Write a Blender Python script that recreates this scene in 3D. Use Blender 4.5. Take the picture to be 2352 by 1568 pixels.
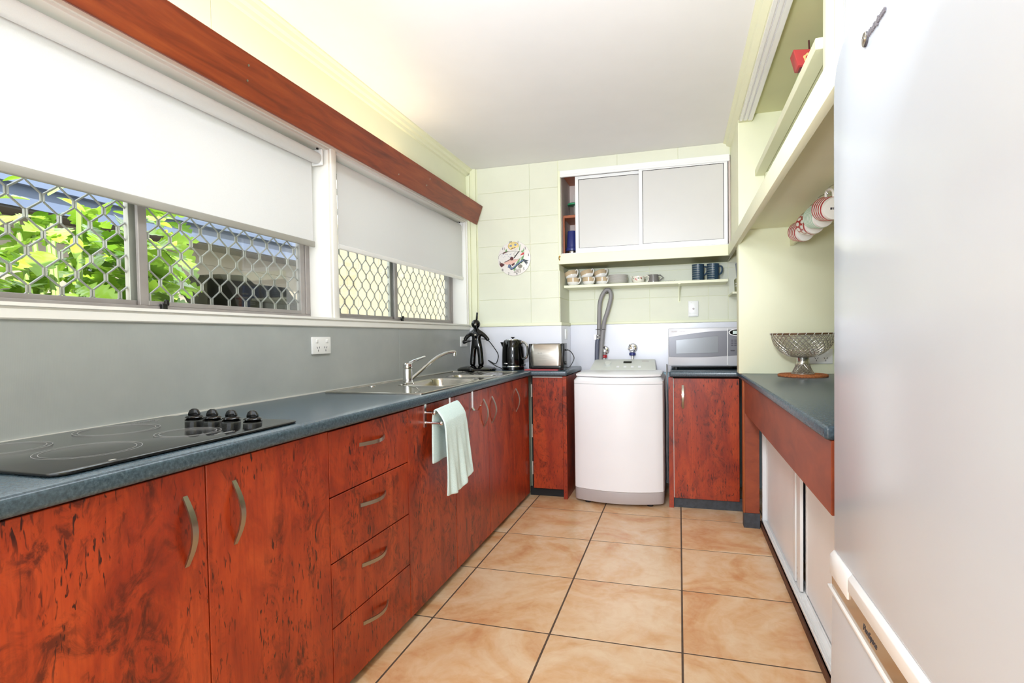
import bpy, bmesh, math, random
from mathutils import Vector, Matrix
random.seed(7)
PI = math.pi
sc = bpy.context.scene
COL = sc.collection
for o in list(bpy.data.objects):
    bpy.data.objects.remove(o)

# ------------------------------------------------------------------ camera
cam_d = bpy.data.cameras.new('camera')
cam = bpy.data.objects.new('camera', cam_d)
COL.objects.link(cam)
YAW, PIT, ROL = .2799, -.0255, -.0147
c_, s_ = math.cos, math.sin
fw = Vector((-s_(YAW)*c_(PIT), c_(YAW)*c_(PIT), s_(PIT)))
rt = Vector((c_(YAW), s_(YAW), 0))
up = rt.cross(fw)
R_ = rt*c_(ROL) + up*s_(ROL)
U_ = -rt*s_(ROL) + up*c_(ROL)
M = Matrix((R_, U_, -fw)).transposed().to_4x4()
M.translation = Vector((0, 0, 1.1163))
cam.matrix_world = M
cam_d.sensor_fit = 'HORIZONTAL'
cam_d.sensor_width = 36.0
cam_d.lens = 1231.95/2352*36.0
cam_d.shift_x = -30.2/2352
cam_d.shift_y = 21.7/2352
cam_d.clip_start = .02
sc.camera = cam

# ------------------------------------------------------------------ light
sc.view_settings.view_transform = 'Standard'
sc.view_settings.look = 'None'
sc.view_settings.gamma = 1.0
sc.view_settings.use_curve_mapping = False
sc.view_settings.exposure = 0.0
W = bpy.data.worlds.new('sky')
sc.world = W
W.use_nodes = True
bg = W.node_tree.nodes['Background']
bg.inputs[0].default_value = (.88, .94, 1.0, 1)
bg.inputs[1].default_value = 3.4

def light(name, kind, loc, energy, color=(1, 1, 1), rot=None, size=None, sizey=None, look=None, angle=None, spot=None):
    d = bpy.data.lights.new(name, kind)
    d.energy = energy
    d.color = color
    if size is not None and kind == 'AREA':
        d.shape = 'RECTANGLE'
        d.size = size
        d.size_y = sizey or size
    elif size is not None:
        d.shadow_soft_size = size
    if spot is not None:
        d.spot_size = math.radians(spot)
        d.spot_blend = .9
    if angle is not None:
        d.angle = angle
    o = bpy.data.objects.new(name, d)
    COL.objects.link(o)
    o.location = loc
    if look is not None:
        o.rotation_euler = (Vector(look)-Vector(loc)).to_track_quat('-Z', 'Y').to_euler()
    return o

CW = (.91, .985, 1.08)
light('sun', 'SUN', (3, -3, 8), 15, (1, .96, .88), look=(-3.5, 2.5, 0), angle=.009)
# the photographer's flash heads beside the camera: one at the far end, one bounced off the ceiling
light('flash_back', 'SPOT', (-.22, -.22, 1.74), 160, CW, size=.12, look=(-.26, 3.4, .62), spot=48)
light('flash_ceiling', 'SPOT', (-.25, -.30, 1.20), 270, CW, size=.12, look=(-.42, 3.25, 2.39), spot=54)
light('bounce_light', 'AREA', (-.35, .45, 1.72), 14, CW, size=.9, sizey=.7, look=(-.38, 1.0, 2.39))
light('ceiling_fill', 'AREA', (-.45, 1.25, 2.37), 13, CW, size=.25, sizey=1.2, look=(-.45, 1.2501, 0))  # added fill light for the far half of the room, no fitting there
light('pelmet_light', 'AREA', (-1.497, 1.75, 2.07), 3.6, (1, .78, .52), size=2.2, sizey=.03, look=(-1.48, 1.7501, 3))

# ------------------------------------------------------------------ colours and materials
def lin(h):
    h = h.lstrip('#')
    v = [int(h[i:i+2], 16)/255 for i in (0, 2, 4)]
    return tuple((x/12.92 if x <= .04045 else ((x+.055)/1.055)**2.4) for x in v) + (1,)

MATS = {}

class NT:
    def __init__(s, name):
        s.m = bpy.data.materials.new(name)
        s.m.use_nodes = True
        s.t = s.m.node_tree
        s.b = s.t.nodes['Principled BSDF']
    def n(s, typ, **kw):
        o = s.t.nodes.new(typ)
        for k, v in kw.items():
            setattr(o, k, v)
        return o
    def l(s, a, b):
        s.t.links.new(a, b)
    def coord(s, scale=(1, 1, 1), obj=False):
        mp = s.n('ShaderNodeMapping')
        mp.inputs['Scale'].default_value = scale
        if obj:
            tc = s.n('ShaderNodeTexCoord')
            s.l(tc.outputs['Object'], mp.inputs['Vector'])
        else:
            g = s.n('ShaderNodeNewGeometry')
            s.l(g.outputs['Position'], mp.inputs['Vector'])
        return mp.outputs[0]
    def noise(s, vec, scale, detail=3, rough=.5, dist=0):
        t = s.n('ShaderNodeTexNoise')
        t.inputs['Scale'].default_value = scale
        t.inputs['Detail'].default_value = detail
        t.inputs['Roughness'].default_value = rough
        t.inputs['Distortion'].default_value = dist
        s.l(vec, t.inputs['Vector'])
        return t.outputs['Fac']
    def ramp(s, fac, stops):
        r = s.n('ShaderNodeValToRGB')
        el = r.color_ramp.elements
        while len(el) > 1:
            el.remove(el[-1])
        el[0].position = stops[0][0]
        el[0].color = stops[0][1]
        for p, c in stops[1:]:
            e = el.new(p)
            e.color = c
        s.l(fac, r.inputs[0])
        return r.outputs[0]
    def mix(s, a, b, fac, mode='MIX'):
        m = s.n('ShaderNodeMix', data_type='RGBA', blend_type=mode)
        for sock, v in ((m.inputs['Factor'], fac), (m.inputs['A'], a), (m.inputs['B'], b)):
            if hasattr(v, 'is_linked'):
                s.l(v, sock)
            else:
                sock.default_value = v
        return m.outputs['Result']
    def bump(s, h, strength=.1, dist=.01):
        b = s.n('ShaderNodeBump')
        b.inputs['Strength'].default_value = strength
        b.inputs['Distance'].default_value = dist
        s.l(h, b.inputs['Height'])
        s.l(b.outputs[0], s.b.inputs['Normal'])
    def set(s, color=None, rough=None, metal=None, **kw):
        if color is not None:
            if hasattr(color, 'is_linked'):
                s.l(color, s.b.inputs['Base Color'])
            else:
                s.b.inputs['Base Color'].default_value = color
        if rough is not None:
            if hasattr(rough, 'is_linked'):
                s.l(rough, s.b.inputs['Roughness'])
            else:
                s.b.inputs['Roughness'].default_value = rough
        if metal is not None:
            s.b.inputs['Metallic'].default_value = metal
        for k, v in kw.items():
            s.b.inputs[k.replace('_', ' ')].default_value = v
        return s

def simple(name, hexc, rough=.5, metal=0., var=.06, scale=6., bump=0., bscale=60., **kw):
    t = NT(name)
    c = lin(hexc)
    v = t.coord()
    f = t.noise(v, scale, 3)
    lo = tuple(x*(1-var) for x in c[:3]) + (1,)
    hi = tuple(min(1, x*(1+var)) for x in c[:3]) + (1,)
    t.set(t.ramp(f, [(.3, lo), (.7, hi)]), rough, metal, **kw)
    if bump:
        t.bump(t.noise(v, bscale, 3), bump, .005)
    MATS[name] = t.m
    return t.m

simple('wall_cream', '#e2e3cf', .6, var=.02, bump=.08, bscale=90)
simple('wall_cream_smooth', '#ecedce', .5, var=.015)
simple('recess_green', '#dcdcae', .6, var=.02)
simple('ceiling_white', '#edecec', .75, var=.01)
simple('white_paint', '#f4f2ec', .4, var=.01)
simple('white_gloss', '#f3f3f2', .25, var=.01)
simple('white_plastic', '#f2f2f0', .3, var=.01)
simple('washer_white', '#f8f8fa', .28, var=.008)
simple('washer_console', '#dddfd8', .35, var=.01)
simple('washer_grey', '#b9b0ae', .4, var=.02)
simple('door_panel', '#d3d1cd', .35, var=.01)
simple('slide_panel', '#f3f0ef', .35, var=.015)
simple('splash_lit', '#e7e7ee', .25, var=.015)  # lighter copy of the splashback laminate; the stronger light is in its colour
simple('grout', '#5a483a', .8, var=.2, scale=30)
simple('caulk', '#d6d4cc', .5)
simple('black_gloss', '#050505', .06, var=.1)
simple('black_plastic', '#0c0c0d', .3, var=.1)
simple('black_matt', '#121214', .7, var=.2)
simple('dark_gap', '#1a120e', .8)
simple('glass_black', '#1d1d1e', .07, var=.05)
simple('ring_print', '#a9a9a9', .3)
simple('chrome', '#dadada', .1, 1., var=.02)
simple('steel', '#c4c1bb', .26, 1., var=.05, scale=14)
simple('sink_steel', '#bdb9b0', .2, 1., var=.05, scale=10)
simple('nickel', '#a8a294', .3, 1., var=.06)
simple('alu', '#9c9693', .4, .3, var=.1, scale=12)
simple('alu_light', '#c9c6be', .4, .5, var=.06)
simple('rail_shaded', '#a5a39b', .45, .2)  # near blind's rail: the shade on it is put into this grey
simple('grille_alu', '#a9a7a4', .32, .45, var=.08)
simple('kick', '#3b4046', .5, var=.3, scale=40)
simple('brass', '#b08a3c', .3, .9)
simple('hose_grey', '#8d8a8a', .5)
simple('hose_blue', '#5c6070', .45)
simple('red', '#b3202a', .35)
simple('blue_plastic', '#2c3372', .3)
simple('mug_blue', '#2f4659', .35, var=.1)
simple('mug_band', '#7d8783', .4)
simple('ceramic', '#efece6', .18, var=.01)
simple('ceramic_beige', '#c9b291', .25, var=.05)
simple('ceramic_cream', '#efe9da', .18, var=.01)
simple('grey_glaze', '#7d7975', .2, var=.05)
simple('mint', '#a9cbb4', .25)
simple('mug_red', '#a81c22', .22)
simple('pink', '#d99a94', .4)
simple('leaf_green_print', '#5f7a4e', .4)
simple('clock_face', '#ece6e0', .2, var=.01)
simple('fish_pink', '#e9bcae', .4, var=.1)
simple('fish_body', '#e4e0da', .35, var=.04, scale=80)
simple('maroon', '#5a2a2c', .4)
simple('sun_yellow', '#e8d08a', .4, var=.15, scale=60)
simple('eel_blue', '#7b8db4', .4)
simple('eel_dark', '#3c4650', .4)
simple('weed_green', '#76a86a', .4)
simple('crab_grey', '#8d8878', .4, var=.15, scale=80)
simple('coral_red', '#d0473f', .4)
simple('ink', '#44424a', .5)
simple('badge_grey', '#77747a', .35)
simple('mat_cork', '#b0683a', .8, var=.35, scale=150, bump=.6, bscale=220)
simple('rim_brown', '#6a4f36', .45, .3)
simple('wire', '#c4bfb6', .28, .85, var=.1)
simple('red_board', '#c4545a', .4)
simple('green_lid', '#2f8f62', .35)
simple('olive', '#8b8a5a', .5)
simple('orange', '#e2673a', .45)
simple('book_blue', '#3d66a8', .4)
simple('navy', '#3a4a66', .45)
simple('carton_green', '#a7c98a', .5)
simple('carton_red', '#c84848', .45)
simple('stone_ground', '#a89f90', .9, var=.2)
simple('house_cream', '#8f8577', .7, var=.04)
simple('house_dark', '#3c3733', .7)
simple('gutter_blue', '#56627c', .5, var=.05)
simple('block_cream', '#92866b', .7, var=.03)
simple('bbq_black', '#060505', .9, var=.15, Specular_IOR_Level=.15)
simple('stem_green', '#7f9a4c', .5)
simple('croton', '#e6c93c', .45, var=.3, scale=20)
simple('fridge_white', '#c9d1db', .2, var=.004)
simple('mirror_strip', '#b5a08a', .12, 1.)
simple('micro_silver', '#d0d0d4', .35, .15, var=.01)
simple('micro_door', '#6c6c72', .3, .1, var=.03)
simple('micro_window', '#84878a', .22, .1, var=.03)
simple('lcd', '#cfe0da', .3)
simple('interior_cream', '#d3c4bb', .6)
simple('shelf_brown', '#a45a34', .5, var=.12, scale=20)
simple('pale_blue', '#b4d2dc', .5)
simple('soil', '#6a5a44', .9)

# red burl laminate of the cabinets
def burl():
    t = NT('burl')
    big = t.noise(t.coord((1, 1, .30)), 7, 9, .66, 1.2)
    base = t.ramp(big, [(.28, lin('#772210')), (.42, lin('#983013')), (.56, lin('#b04019')), (.74, lin('#c05024'))])
    fine = t.noise(t.coord((1, 1, .05)), 120, 3, .6)
    base = t.mix(base, lin('#7c2610'), t.ramp(fine, [(.45, (0, 0, 0, 1)), (.75, (.45, .45, .45, 1))]))
    cl = t.noise(t.coord((1, 1, .32)), 5.2, 4, .6, .6)
    clm = t.ramp(cl, [(.44, (0, 0, 0, 1)), (.60, (1, 1, 1, 1))])
    curl = t.noise(t.coord((1, 1, .75)), 13, 7, .72, 2.2)
    cm = t.mix(t.ramp(curl, [(.47, (0, 0, 0, 1)), (.62, (.85, .85, .85, 1))]), clm, 1., 'MULTIPLY')
    base = t.mix(base, lin('#4a160b'), cm)
    st = t.noise(t.coord((1, 1, .20)), 150, 2, .5, .6)
    msk = t.ramp(st, [(.60, (0, 0, 0, 1)), (.66, (1, 1, 1, 1))])
    cl2 = t.noise(t.coord((1, 1, .4)), 9, 3, .6, .4)
    msk2 = t.ramp(cl2, [(.42, (0, 0, 0, 1)), (.58, (1, 1, 1, 1))])
    mm = t.mix(msk, msk2, .9, 'MULTIPLY')
    t.set(t.mix(base, lin('#3a120b'), mm), .34)
    MATS['burl'] = t.m
burl()

def timber(name, a, b, c, scl, rough=.4):
    t = NT(name)
    v = t.coord(scl)
    f = t.noise(v, 9, 5, .6, .6)
    t.set(t.ramp(f, [(.25, lin(a)), (.5, lin(b)), (.78, lin(c))]), rough)
    MATS[name] = t.m
timber('pelmet_wood', '#5e2008', '#823412', '#9a471b', (6, .35, 3), .38)
timber('apron_wood', '#74301a', '#8c4024', '#a04c2a', (1, .5, 1.4), .42)
timber('post_wood', '#8a431c', '#a3521f', '#b7612a', (3, 3, .4), .42)
timber('trim_brown', '#3c2114', '#5b3520', '#74482c', (3, .4, 3), .6)

def worktop():
    t = NT('worktop')
    v = t.coord()
    f = t.noise(v, 130, 4, .7)
    g = t.noise(v, 9, 3, .5)
    c = t.ramp(f, [(.3, lin('#22323c')), (.5, lin('#384b57')), (.72, lin('#566974'))])
    c2 = t.mix(c, lin('#47545c'), t.ramp(g, [(.3, (.1, .1, .1, 1)), (.7, (.5, .5, .5, 1))]))
    t.set(c2, .27)
    MATS['worktop'] = t.m
worktop()

def tile():
    t = NT('tile')
    oi = t.n('ShaderNodeObjectInfo')
    mul = t.n('ShaderNodeVectorMath', operation='SCALE')
    comb = t.n('ShaderNodeCombineXYZ')
    for i in range(3):
        t.l(oi.outputs['Random'], comb.inputs[i])
    t.l(comb.outputs[0], mul.inputs[0])
    mul.inputs['Scale'].default_value = 37
    add = t.n('ShaderNodeVectorMath', operation='ADD')
    t.l(t.coord((1, 1, 1)), add.inputs[0])
    t.l(mul.outputs[0], add.inputs[1])
    a = t.noise(add.outputs[0], 2.3, 6, .58, 1.8)
    b = t.noise(add.outputs[0], 16, 4, .6, 1.0)
    ca = t.ramp(a, [(.32, lin('#d2935f')), (.47, lin('#e3b789')), (.64, lin('#edd1ae'))])
    cb = t.ramp(b, [(.34, lin('#d39a62')), (.6, lin('#eed3ae'))])
    t.set(t.mix(ca, cb, .22), .27)
    MATS['tile'] = t.m
tile()

def splash_grey():
    t = NT('splash_grey')
    v = t.coord()
    f = t.noise(v, 5, 4, .6)
    c = t.ramp(f, [(.3, lin('#a3a7a5')), (.7, lin('#adb1ae'))])
    t.set(c, .3)
    w = t.n('ShaderNodeTexWave')
    w.bands_direction = 'Y'
    w.inputs['Scale'].default_value = 90
    t.l(v, w.inputs['Vector'])
    t.bump(w.outputs['Fac'], .03, .002)
    MATS['splash_grey'] = t.m
splash_grey()

def brushed():
    t = NT('brushed')
    v = t.coord((1.2, 1, 60))
    f = t.noise(v, 14, 2)
    t.set(t.ramp(f, [(.3, lin('#b0aaa2')), (.7, lin('#cdc8c0'))]), .3, 1.)
    MATS['brushed'] = t.m
brushed()

def leafm(name, a, b):
    t = NT(name)
    oi = t.n('ShaderNodeObjectInfo')
    c = t.ramp(oi.outputs['Random'], [(0, lin(a)), (1, lin(b))])
    t.set(c, .22)
    tr = t.n('ShaderNodeBsdfTranslucent')
    t.l(c, tr.inputs[0])
    mx = t.n('ShaderNodeMixShader')
    mx.inputs[0].default_value = .3
    out = t.t.nodes['Material Output']
    t.l(t.b.outputs[0], mx.inputs[1])
    t.l(tr.outputs[0], mx.inputs[2])
    t.l(mx.outputs[0], out.inputs[0])
    MATS[name] = t.m
leafm('leaf', '#4a7218', '#a3c644')
leafm('leaf_yellow', '#d9b92c', '#f0e05a')

def fabric(name, hexc, trans):
    t = NT(name)
    v = t.coord()
    f = t.noise(v, 400, 2)
    c = lin(hexc)
    col = t.ramp(f, [(.3, tuple(x*.97 for x in c[:3])+(1,)), (.7, c)])
    t.set(col, .8)
    if trans:
        tr = t.n('ShaderNodeBsdfTranslucent')
        t.l(col, tr.inputs[0])
        mx = t.n('ShaderNodeMixShader')
        mx.inputs[0].default_value = trans
        out = t.t.nodes['Material Output']
        t.l(t.b.outputs[0], mx.inputs[1])
        t.l(tr.outputs[0], mx.inputs[2])
        t.l(mx.outputs[0], out.inputs[0])
    MATS[name] = t.m
fabric('blind', '#f6f6f6', .3)

def towelm():
    t = NT('towel')
    v = t.coord()
    f = t.noise(v, 260, 3, .7)
    c = t.ramp(f, [(.3, lin('#cbe3de')), (.7, lin('#e2f2ee'))])
    t.set(c, .95)
    t.bump(f, .5, .004)
    MATS['towel'] = t.m
towelm()

def glass(name, rough=0., tint=(.96, .98, .97, 1)):
    t = NT(name)
    out = t.t.nodes['Material Output']
    tr = t.n('ShaderNodeBsdfTransparent')
    tr.inputs[0].default_value = tint
    gl = t.n('ShaderNodeBsdfGlossy')
    gl.inputs['Roughness'].default_value = .03
    fr = t.n('ShaderNodeFresnel')
    fr.inputs[0].default_value = 1.45
    mx = t.n('ShaderNodeMixShader')
    sc_ = t.n('ShaderNodeMath', operation='MULTIPLY')
    sc_.inputs[1].default_value = .25
    t.l(fr.outputs[0], sc_.inputs[0])
    t.l(sc_.outputs[0], mx.inputs[0])
    t.l(tr.outputs[0], mx.inputs[1])
    t.l(gl.outputs[0], mx.inputs[2])
    t.l(mx.outputs[0], out.inputs[0])
    MATS[name] = t.m
glass('glass')
glass('clear_plastic', tint=(.86, .85, .84, 1))

# ------------------------------------------------------------------ mesh building
ORIG = {}

class MB:
    def __init__(s):
        s.v = []
        s.f = []
    def add(s, vs, fs):
        b = len(s.v)
        s.v += [tuple(v) for v in vs]
        s.f += [tuple(b+i for i in f) for f in fs]
        return s
    def box(s, x0, x1, y0, y1, z0, z1):
        v = [(x, y, z) for z in (z0, z1) for y in (y0, y1) for x in (x0, x1)]
        return s.add(v, [(0, 2, 3, 1), (4, 5, 7, 6), (0, 1, 5, 4), (2, 6, 7, 3), (0, 4, 6, 2), (1, 3, 7, 5)])
    def prism(s, pts, axis, a, b):
        n = len(pts)
        def P(p, t):
            return {'x': (t, p[0], p[1]), 'y': (p[0], t, p[1]), 'z': (p[0], p[1], t)}[axis]
        v = [P(p, a) for p in pts] + [P(p, b) for p in pts]
        f = [tuple(range(n)), tuple(range(2*n-1, n-1, -1))]
        f += [(i, i+n, (i+1) % n+n, (i+1) % n) for i in range(n)]
        return s.add(v, f)
    def lathe(s, prof, c=(0, 0, 0), n=32, axis=(0, 0, 1), closed=False):
        ax = Vector(axis).normalized()
        q = Vector((0, 0, 1)).rotation_difference(ax)
        c = Vector(c)
        v = []
        for r, z in prof:
            for k in range(n):
                a = 2*PI*k/n
                v.append(tuple(c + q @ Vector((r*math.cos(a), r*math.sin(a), z))))
        f = []
        m = len(prof)
        for i in range(m-1 if not closed else m):
            j = (i+1) % m
            for k in range(n):
                l = (k+1) % n
                f.append((i*n+k, i*n+l, j*n+l, j*n+k))
        if not closed:
            if prof[0][0] > 1e-6:
                f.append(tuple(range(n-1, -1, -1)))
            if prof[-1][0] > 1e-6:
                f.append(tuple((m-1)*n+k for k in range(n)))
        return s.add(v, f)
    def tube(s, path, r, n=8, closed=False):
        path = [Vector(p) for p in path]
        m = len(path)
        rr = r if isinstance(r, (list, tuple)) else [r]*m
        tang = []
        for i in range(m):
            if closed:
                d = path[(i+1) % m]-path[i-1]
            else:
                d = path[min(i+1, m-1)]-path[max(i-1, 0)]
            tang.append(d.normalized())
        u = Vector((0, 0, 1)) if abs(tang[0].z) < .9 else Vector((1, 0, 0))
        v = []
        for i in range(m):
            t = tang[i]
            u = (u - t*u.dot(t)).normalized()
            w = t.cross(u)
            for k in range(n):
                a = 2*PI*k/n
                v.append(tuple(path[i]+(u*math.cos(a)+w*math.sin(a))*rr[i]))
        f = []
        for i in range(m if closed else m-1):
            j = (i+1) % m
            for k in range(n):
                l = (k+1) % n
                f.append((i*n+k, i*n+l, j*n+l, j*n+k))
        if not closed:
            f.append(tuple(range(n-1, -1, -1)))
            f.append(tuple((m-1)*n+k for k in range(n)))
        return s.add(v, f)
    def ball(s, c, rx, ry=None, rz=None, n=16, m=10):
        ry = ry or rx
        rz = rz or rx
        v = [(c[0], c[1], c[2]-rz)]
        for i in range(1, m):
            p = -PI/2+PI*i/m
            for k in range(n):
                a = 2*PI*k/n
                v.append((c[0]+rx*math.cos(p)*math.cos(a), c[1]+ry*math.cos(p)*math.sin(a), c[2]+rz*math.sin(p)))
        v.append((c[0], c[1], c[2]+rz))
        f = [(0, 1+(k+1) % n, 1+k) for k in range(n)]
        for i in range(m-2):
            for k in range(n):
                l = (k+1) % n
                f.append((1+i*n+k, 1+i*n+l, 1+(i+1)*n+l, 1+(i+1)*n+k))
        t = len(v)-1
        f += [(t, 1+(m-2)*n+k, 1+(m-2)*n+(k+1) % n) for k in range(n)]
        return s.add(v, f)
    def grid(s, fn, nu, nv):
        v = [fn(i/nu, j/nv) for j in range(nv+1) for i in range(nu+1)]
        f = [(j*(nu+1)+i, j*(nu+1)+i+1, (j+1)*(nu+1)+i+1, (j+1)*(nu+1)+i) for j in range(nv) for i in range(nu)]
        return s.add(v, f)
    def xform(s, mat):
        s.v = [tuple(mat @ Vector(p)) for p in s.v]
        return s
    def build(s, name, mat, parent=None, bevel=0., seg=2, ang=35, recalc=True):
        org = ORIG.get(parent.name, Vector((0, 0, 0))) if parent else Vector((0, 0, 0))
        me = bpy.data.meshes.new(name)
        me.from_pydata([tuple(Vector(p)-org) for p in s.v], [], s.f)
        bm = bmesh.new()
        bm.from_mesh(me)
        if recalc:
            bmesh.ops.recalc_face_normals(bm, faces=bm.faces)
        if bevel:
            ed = [e for e in bm.edges if len(e.link_faces) == 2 and e.calc_face_angle(0) > math.radians(40)]
            bmesh.ops.bevel(bm, geom=ed, offset=bevel, segments=seg, profile=.5, affect='EDGES', clamp_overlap=True)
        bm.to_mesh(me)
        bm.free()
        me.polygons.foreach_set('use_smooth', [True]*len(me.polygons))
        me.set_sharp_from_angle(angle=math.radians(ang))
        me.materials.append(MATS[mat] if isinstance(mat, str) else mat)
        o = bpy.data.objects.new(name, me)
        COL.objects.link(o)
        if parent:
            o.parent = parent
            ORIG[o.name] = org
        return o

def box(name, mat, x0, x1, y0, y1, z0, z1, parent=None, bevel=0., seg=2):
    return MB().box(x0, x1, y0, y1, z0, z1).build(name, mat, parent, bevel, seg)

def tag(o, label, cat, group=None):
    o['label'] = label
    o['category'] = cat
    if group:
        o['group'] = group
    return o

def thing(name, loc, label, cat, group=None):
    o = bpy.data.objects.new(name, None)
    o.empty_display_size = .05
    COL.objects.link(o)
    o.location = loc
    ORIG[o.name] = Vector(loc)
    return tag(o, label, cat, group)

def struct(o):
    o['kind'] = 'structure'
    return o

def kids(o):
    return [c for c in bpy.data.objects if c.parent == o]

def dup(root, loc, label, group=None, rot=None):
    r = root.copy()
    COL.objects.link(r)
    r.location = loc
    if rot is not None:
        r.rotation_euler = rot
    r['label'] = label
    if group:
        r['group'] = group
    for ch in kids(root):
        c = ch.copy()
        COL.objects.link(c)
        c.parent = r
        for g in kids(ch):
            d = g.copy()
            COL.objects.link(d)
            d.parent = c
    return r

def text(name, body, size, mat, parent, origin, xdir, ydir, depth=.0006, bold=0., shear=0., align='LEFT', spacing=1.):
    cu = bpy.data.curves.new(name, 'FONT')
    cu.body = body
    cu.size = size
    cu.extrude = depth
    cu.offset = bold
    cu.shear = shear
    cu.align_x = align
    cu.space_character = spacing
    cu.resolution_u = 3
    tmp = bpy.data.objects.new(name, cu)
    COL.objects.link(tmp)
    bpy.context.view_layer.update()
    me = bpy.data.meshes.new_from_object(tmp.evaluated_get(bpy.context.evaluated_depsgraph_get()))
    bpy.data.objects.remove(tmp)
    X = Vector(xdir).normalized()
    Y = Vector(ydir).normalized()
    Z = X.cross(Y)
    m = Matrix((X, Y, Z)).transposed().to_4x4()
    org = ORIG.get(parent.name, Vector((0, 0, 0))) if parent else Vector((0, 0, 0))
    m.translation = Vector(origin)-org
    me.transform(m)
    me.materials.clear()
    me.materials.append(MATS[mat])
    o = bpy.data.objects.new(name, me)
    COL.objects.link(o)
    if parent:
        o.parent = parent
        ORIG[o.name] = org
    return o

def smooth_path(pts, n=6):
    P = [Vector(p) for p in pts]
    out = []
    for i in range(len(P)-1):
        a, b, c, d = P[max(i-1, 0)], P[i], P[i+1], P[min(i+2, len(P)-1)]
        for k in range(n):
            t = k/n
            out.append(.5*((2*b)+(c-a)*t+(2*a-5*b+4*c-d)*t*t+(3*b-a-3*c+d)*t**3))
    out.append(P[-1])
    return out

def rrect(x0, x1, y0, y1, r, n=5):
    out = []
    for cx, cy, a0 in ((x1-r, y1-r, 0), (x0+r, y1-r, PI/2), (x0+r, y0+r, PI), (x1-r, y0+r, 1.5*PI)):
        for k in range(n+1):
            a = a0+PI/2*k/n
            out.append((cx+r*math.cos(a), cy+r*math.sin(a)))
    return out

def cut(o, cutters):
    """boolean-subtract helper meshes once and bake the result"""
    for c in cutters:
        md = o.modifiers.new('cut', 'BOOLEAN')
        md.object = c
        md.operation = 'DIFFERENCE'
        md.solver = 'EXACT'
    bpy.context.view_layer.update()
    me = bpy.data.meshes.new_from_object(o.evaluated_get(bpy.context.evaluated_depsgraph_get()))
    o.modifiers.clear()
    o.data = me
    me.polygons.foreach_set('use_smooth', [True]*len(me.polygons))
    me.set_sharp_from_angle(angle=math.radians(30))
    for c in cutters:
        bpy.data.objects.remove(c)

# ================================================================== SETTING
XW = -1.545          # left wall face
YB = 3.83            # back wall face
YN = 4.17            # niche back
ZC = 2.39            # ceiling
YR = -2.0            # open end behind the camera
XR = 1.28            # right wall
ZT = .885            # worktop height

# floor with single tiles
fl = struct(box('floor', 'grout', -1.70, 1.40, YR, 4.3, -.06, -.0008))
T = .48
tile_x0, tile_y0 = -1.9928*T, 7.0288*T
tmesh = None
for i in range(-2, 5):
    for j in range(-2, 12):
        x0, x1 = tile_x0+i*T, tile_x0+(i+1)*T
        y1, y0 = tile_y0-j*T, tile_y0-(j+1)*T
        full = x0 > XW and x1 < XR and y0 > YR and y1 < YN
        cx0, cx1, cy0, cy1 = max(x0, XW), min(x1, XR), max(y0, YR), min(y1, YN)
        if cx1-cx0 < .02 or cy1-cy0 < .02:
            continue
        g = .0034
        if full and tmesh is not None:
            o = bpy.data.objects.new('tile', tmesh)
            COL.objects.link(o)
            o.parent = fl
            o.location = (x0, y0, 0)
        elif full:
            o = box('tile', 'tile', g, T-g, g, T-g, -.010, 0, fl, .0010, 1)
            tmesh = o.data
            o.location = (x0, y0, 0)
        else:
            o = box('tile', 'tile', cx0+g, cx1-g, cy0+g, cy1-g, -.010, 0, fl, .0010, 1)

struct(box('ceiling', 'ceiling_white', -1.80, 1.45, YR, 4.4, ZC, ZC+.12))

# left wall with two window openings
W1 = (.22, 2.14)
W2 = (2.195, 3.785)
ZS, ZH = 1.21, 1.99
XO = -1.72
wl = MB()
wl.box(XO, XW, YR, 4.3, -.05, ZS)
wl.box(XO, XW, YR, 4.3, ZH, 2.0)
wl.box(XO, XW, YR, W1[0], ZS, ZH)
wl.box(XO, XW, W1[1], W2[0], ZS, ZH)
wl.box(XO, XW, W2[1], 4.3, ZS, ZH)
wl.box(XO, XW-.004, YR, 4.3, 2.0, ZC)
wl = struct(wl.build('wall_left', 'white_paint'))
for a, b in ((YR, -.30), (-.297, 1.512), (1.515, YB)):
    box('wall_panel', 'wall_cream_smooth', XW-.004, XW, a, b, 2.0, ZC, wl, .001, 1)
o = box('splashback', 'splash_grey', XW, XW+.007, -.12, 2.745, ZT-.05, 1.178, wl, .001, 1)
o = box('splashback', 'splash_grey', XW, XW+.007, 2.747, YB-.008, ZT-.05, 1.178, wl, .001, 1)
box('caulk', 'caulk', XW+.005, XW+.013, -.12, YB, ZT-.004, ZT+.004, wl)
# window lining boards
for (a, b) in (W1, W2):
    box('reveal', 'white_paint', XO, XW+.004, b-.004, b+.014, ZS, ZH, wl, .002)
    box('reveal', 'white_paint', XO, XW+.004, a-.014, a+.004, ZS, ZH, wl, .002)
    box('reveal', 'white_paint', XO, XW+.002, a-.014, b+.014, ZH-.004, ZH+.012, wl, .002)
sl = MB()
sl.prism([(XW, 1.177), (XW+.012, 1.177), (XW+.016, 1.181), (XW+.016, 1.203), (XW+.012, 1.206), (XW+.012, 1.208), (XW+.022, 1.210), (XW+.022, 1.219), (XO+.02, 1.219), (XO+.02, 1.20), (XW, 1.20)], 'y', YR, YB)
struct(sl.build('trim_1', 'white_paint'))
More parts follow.
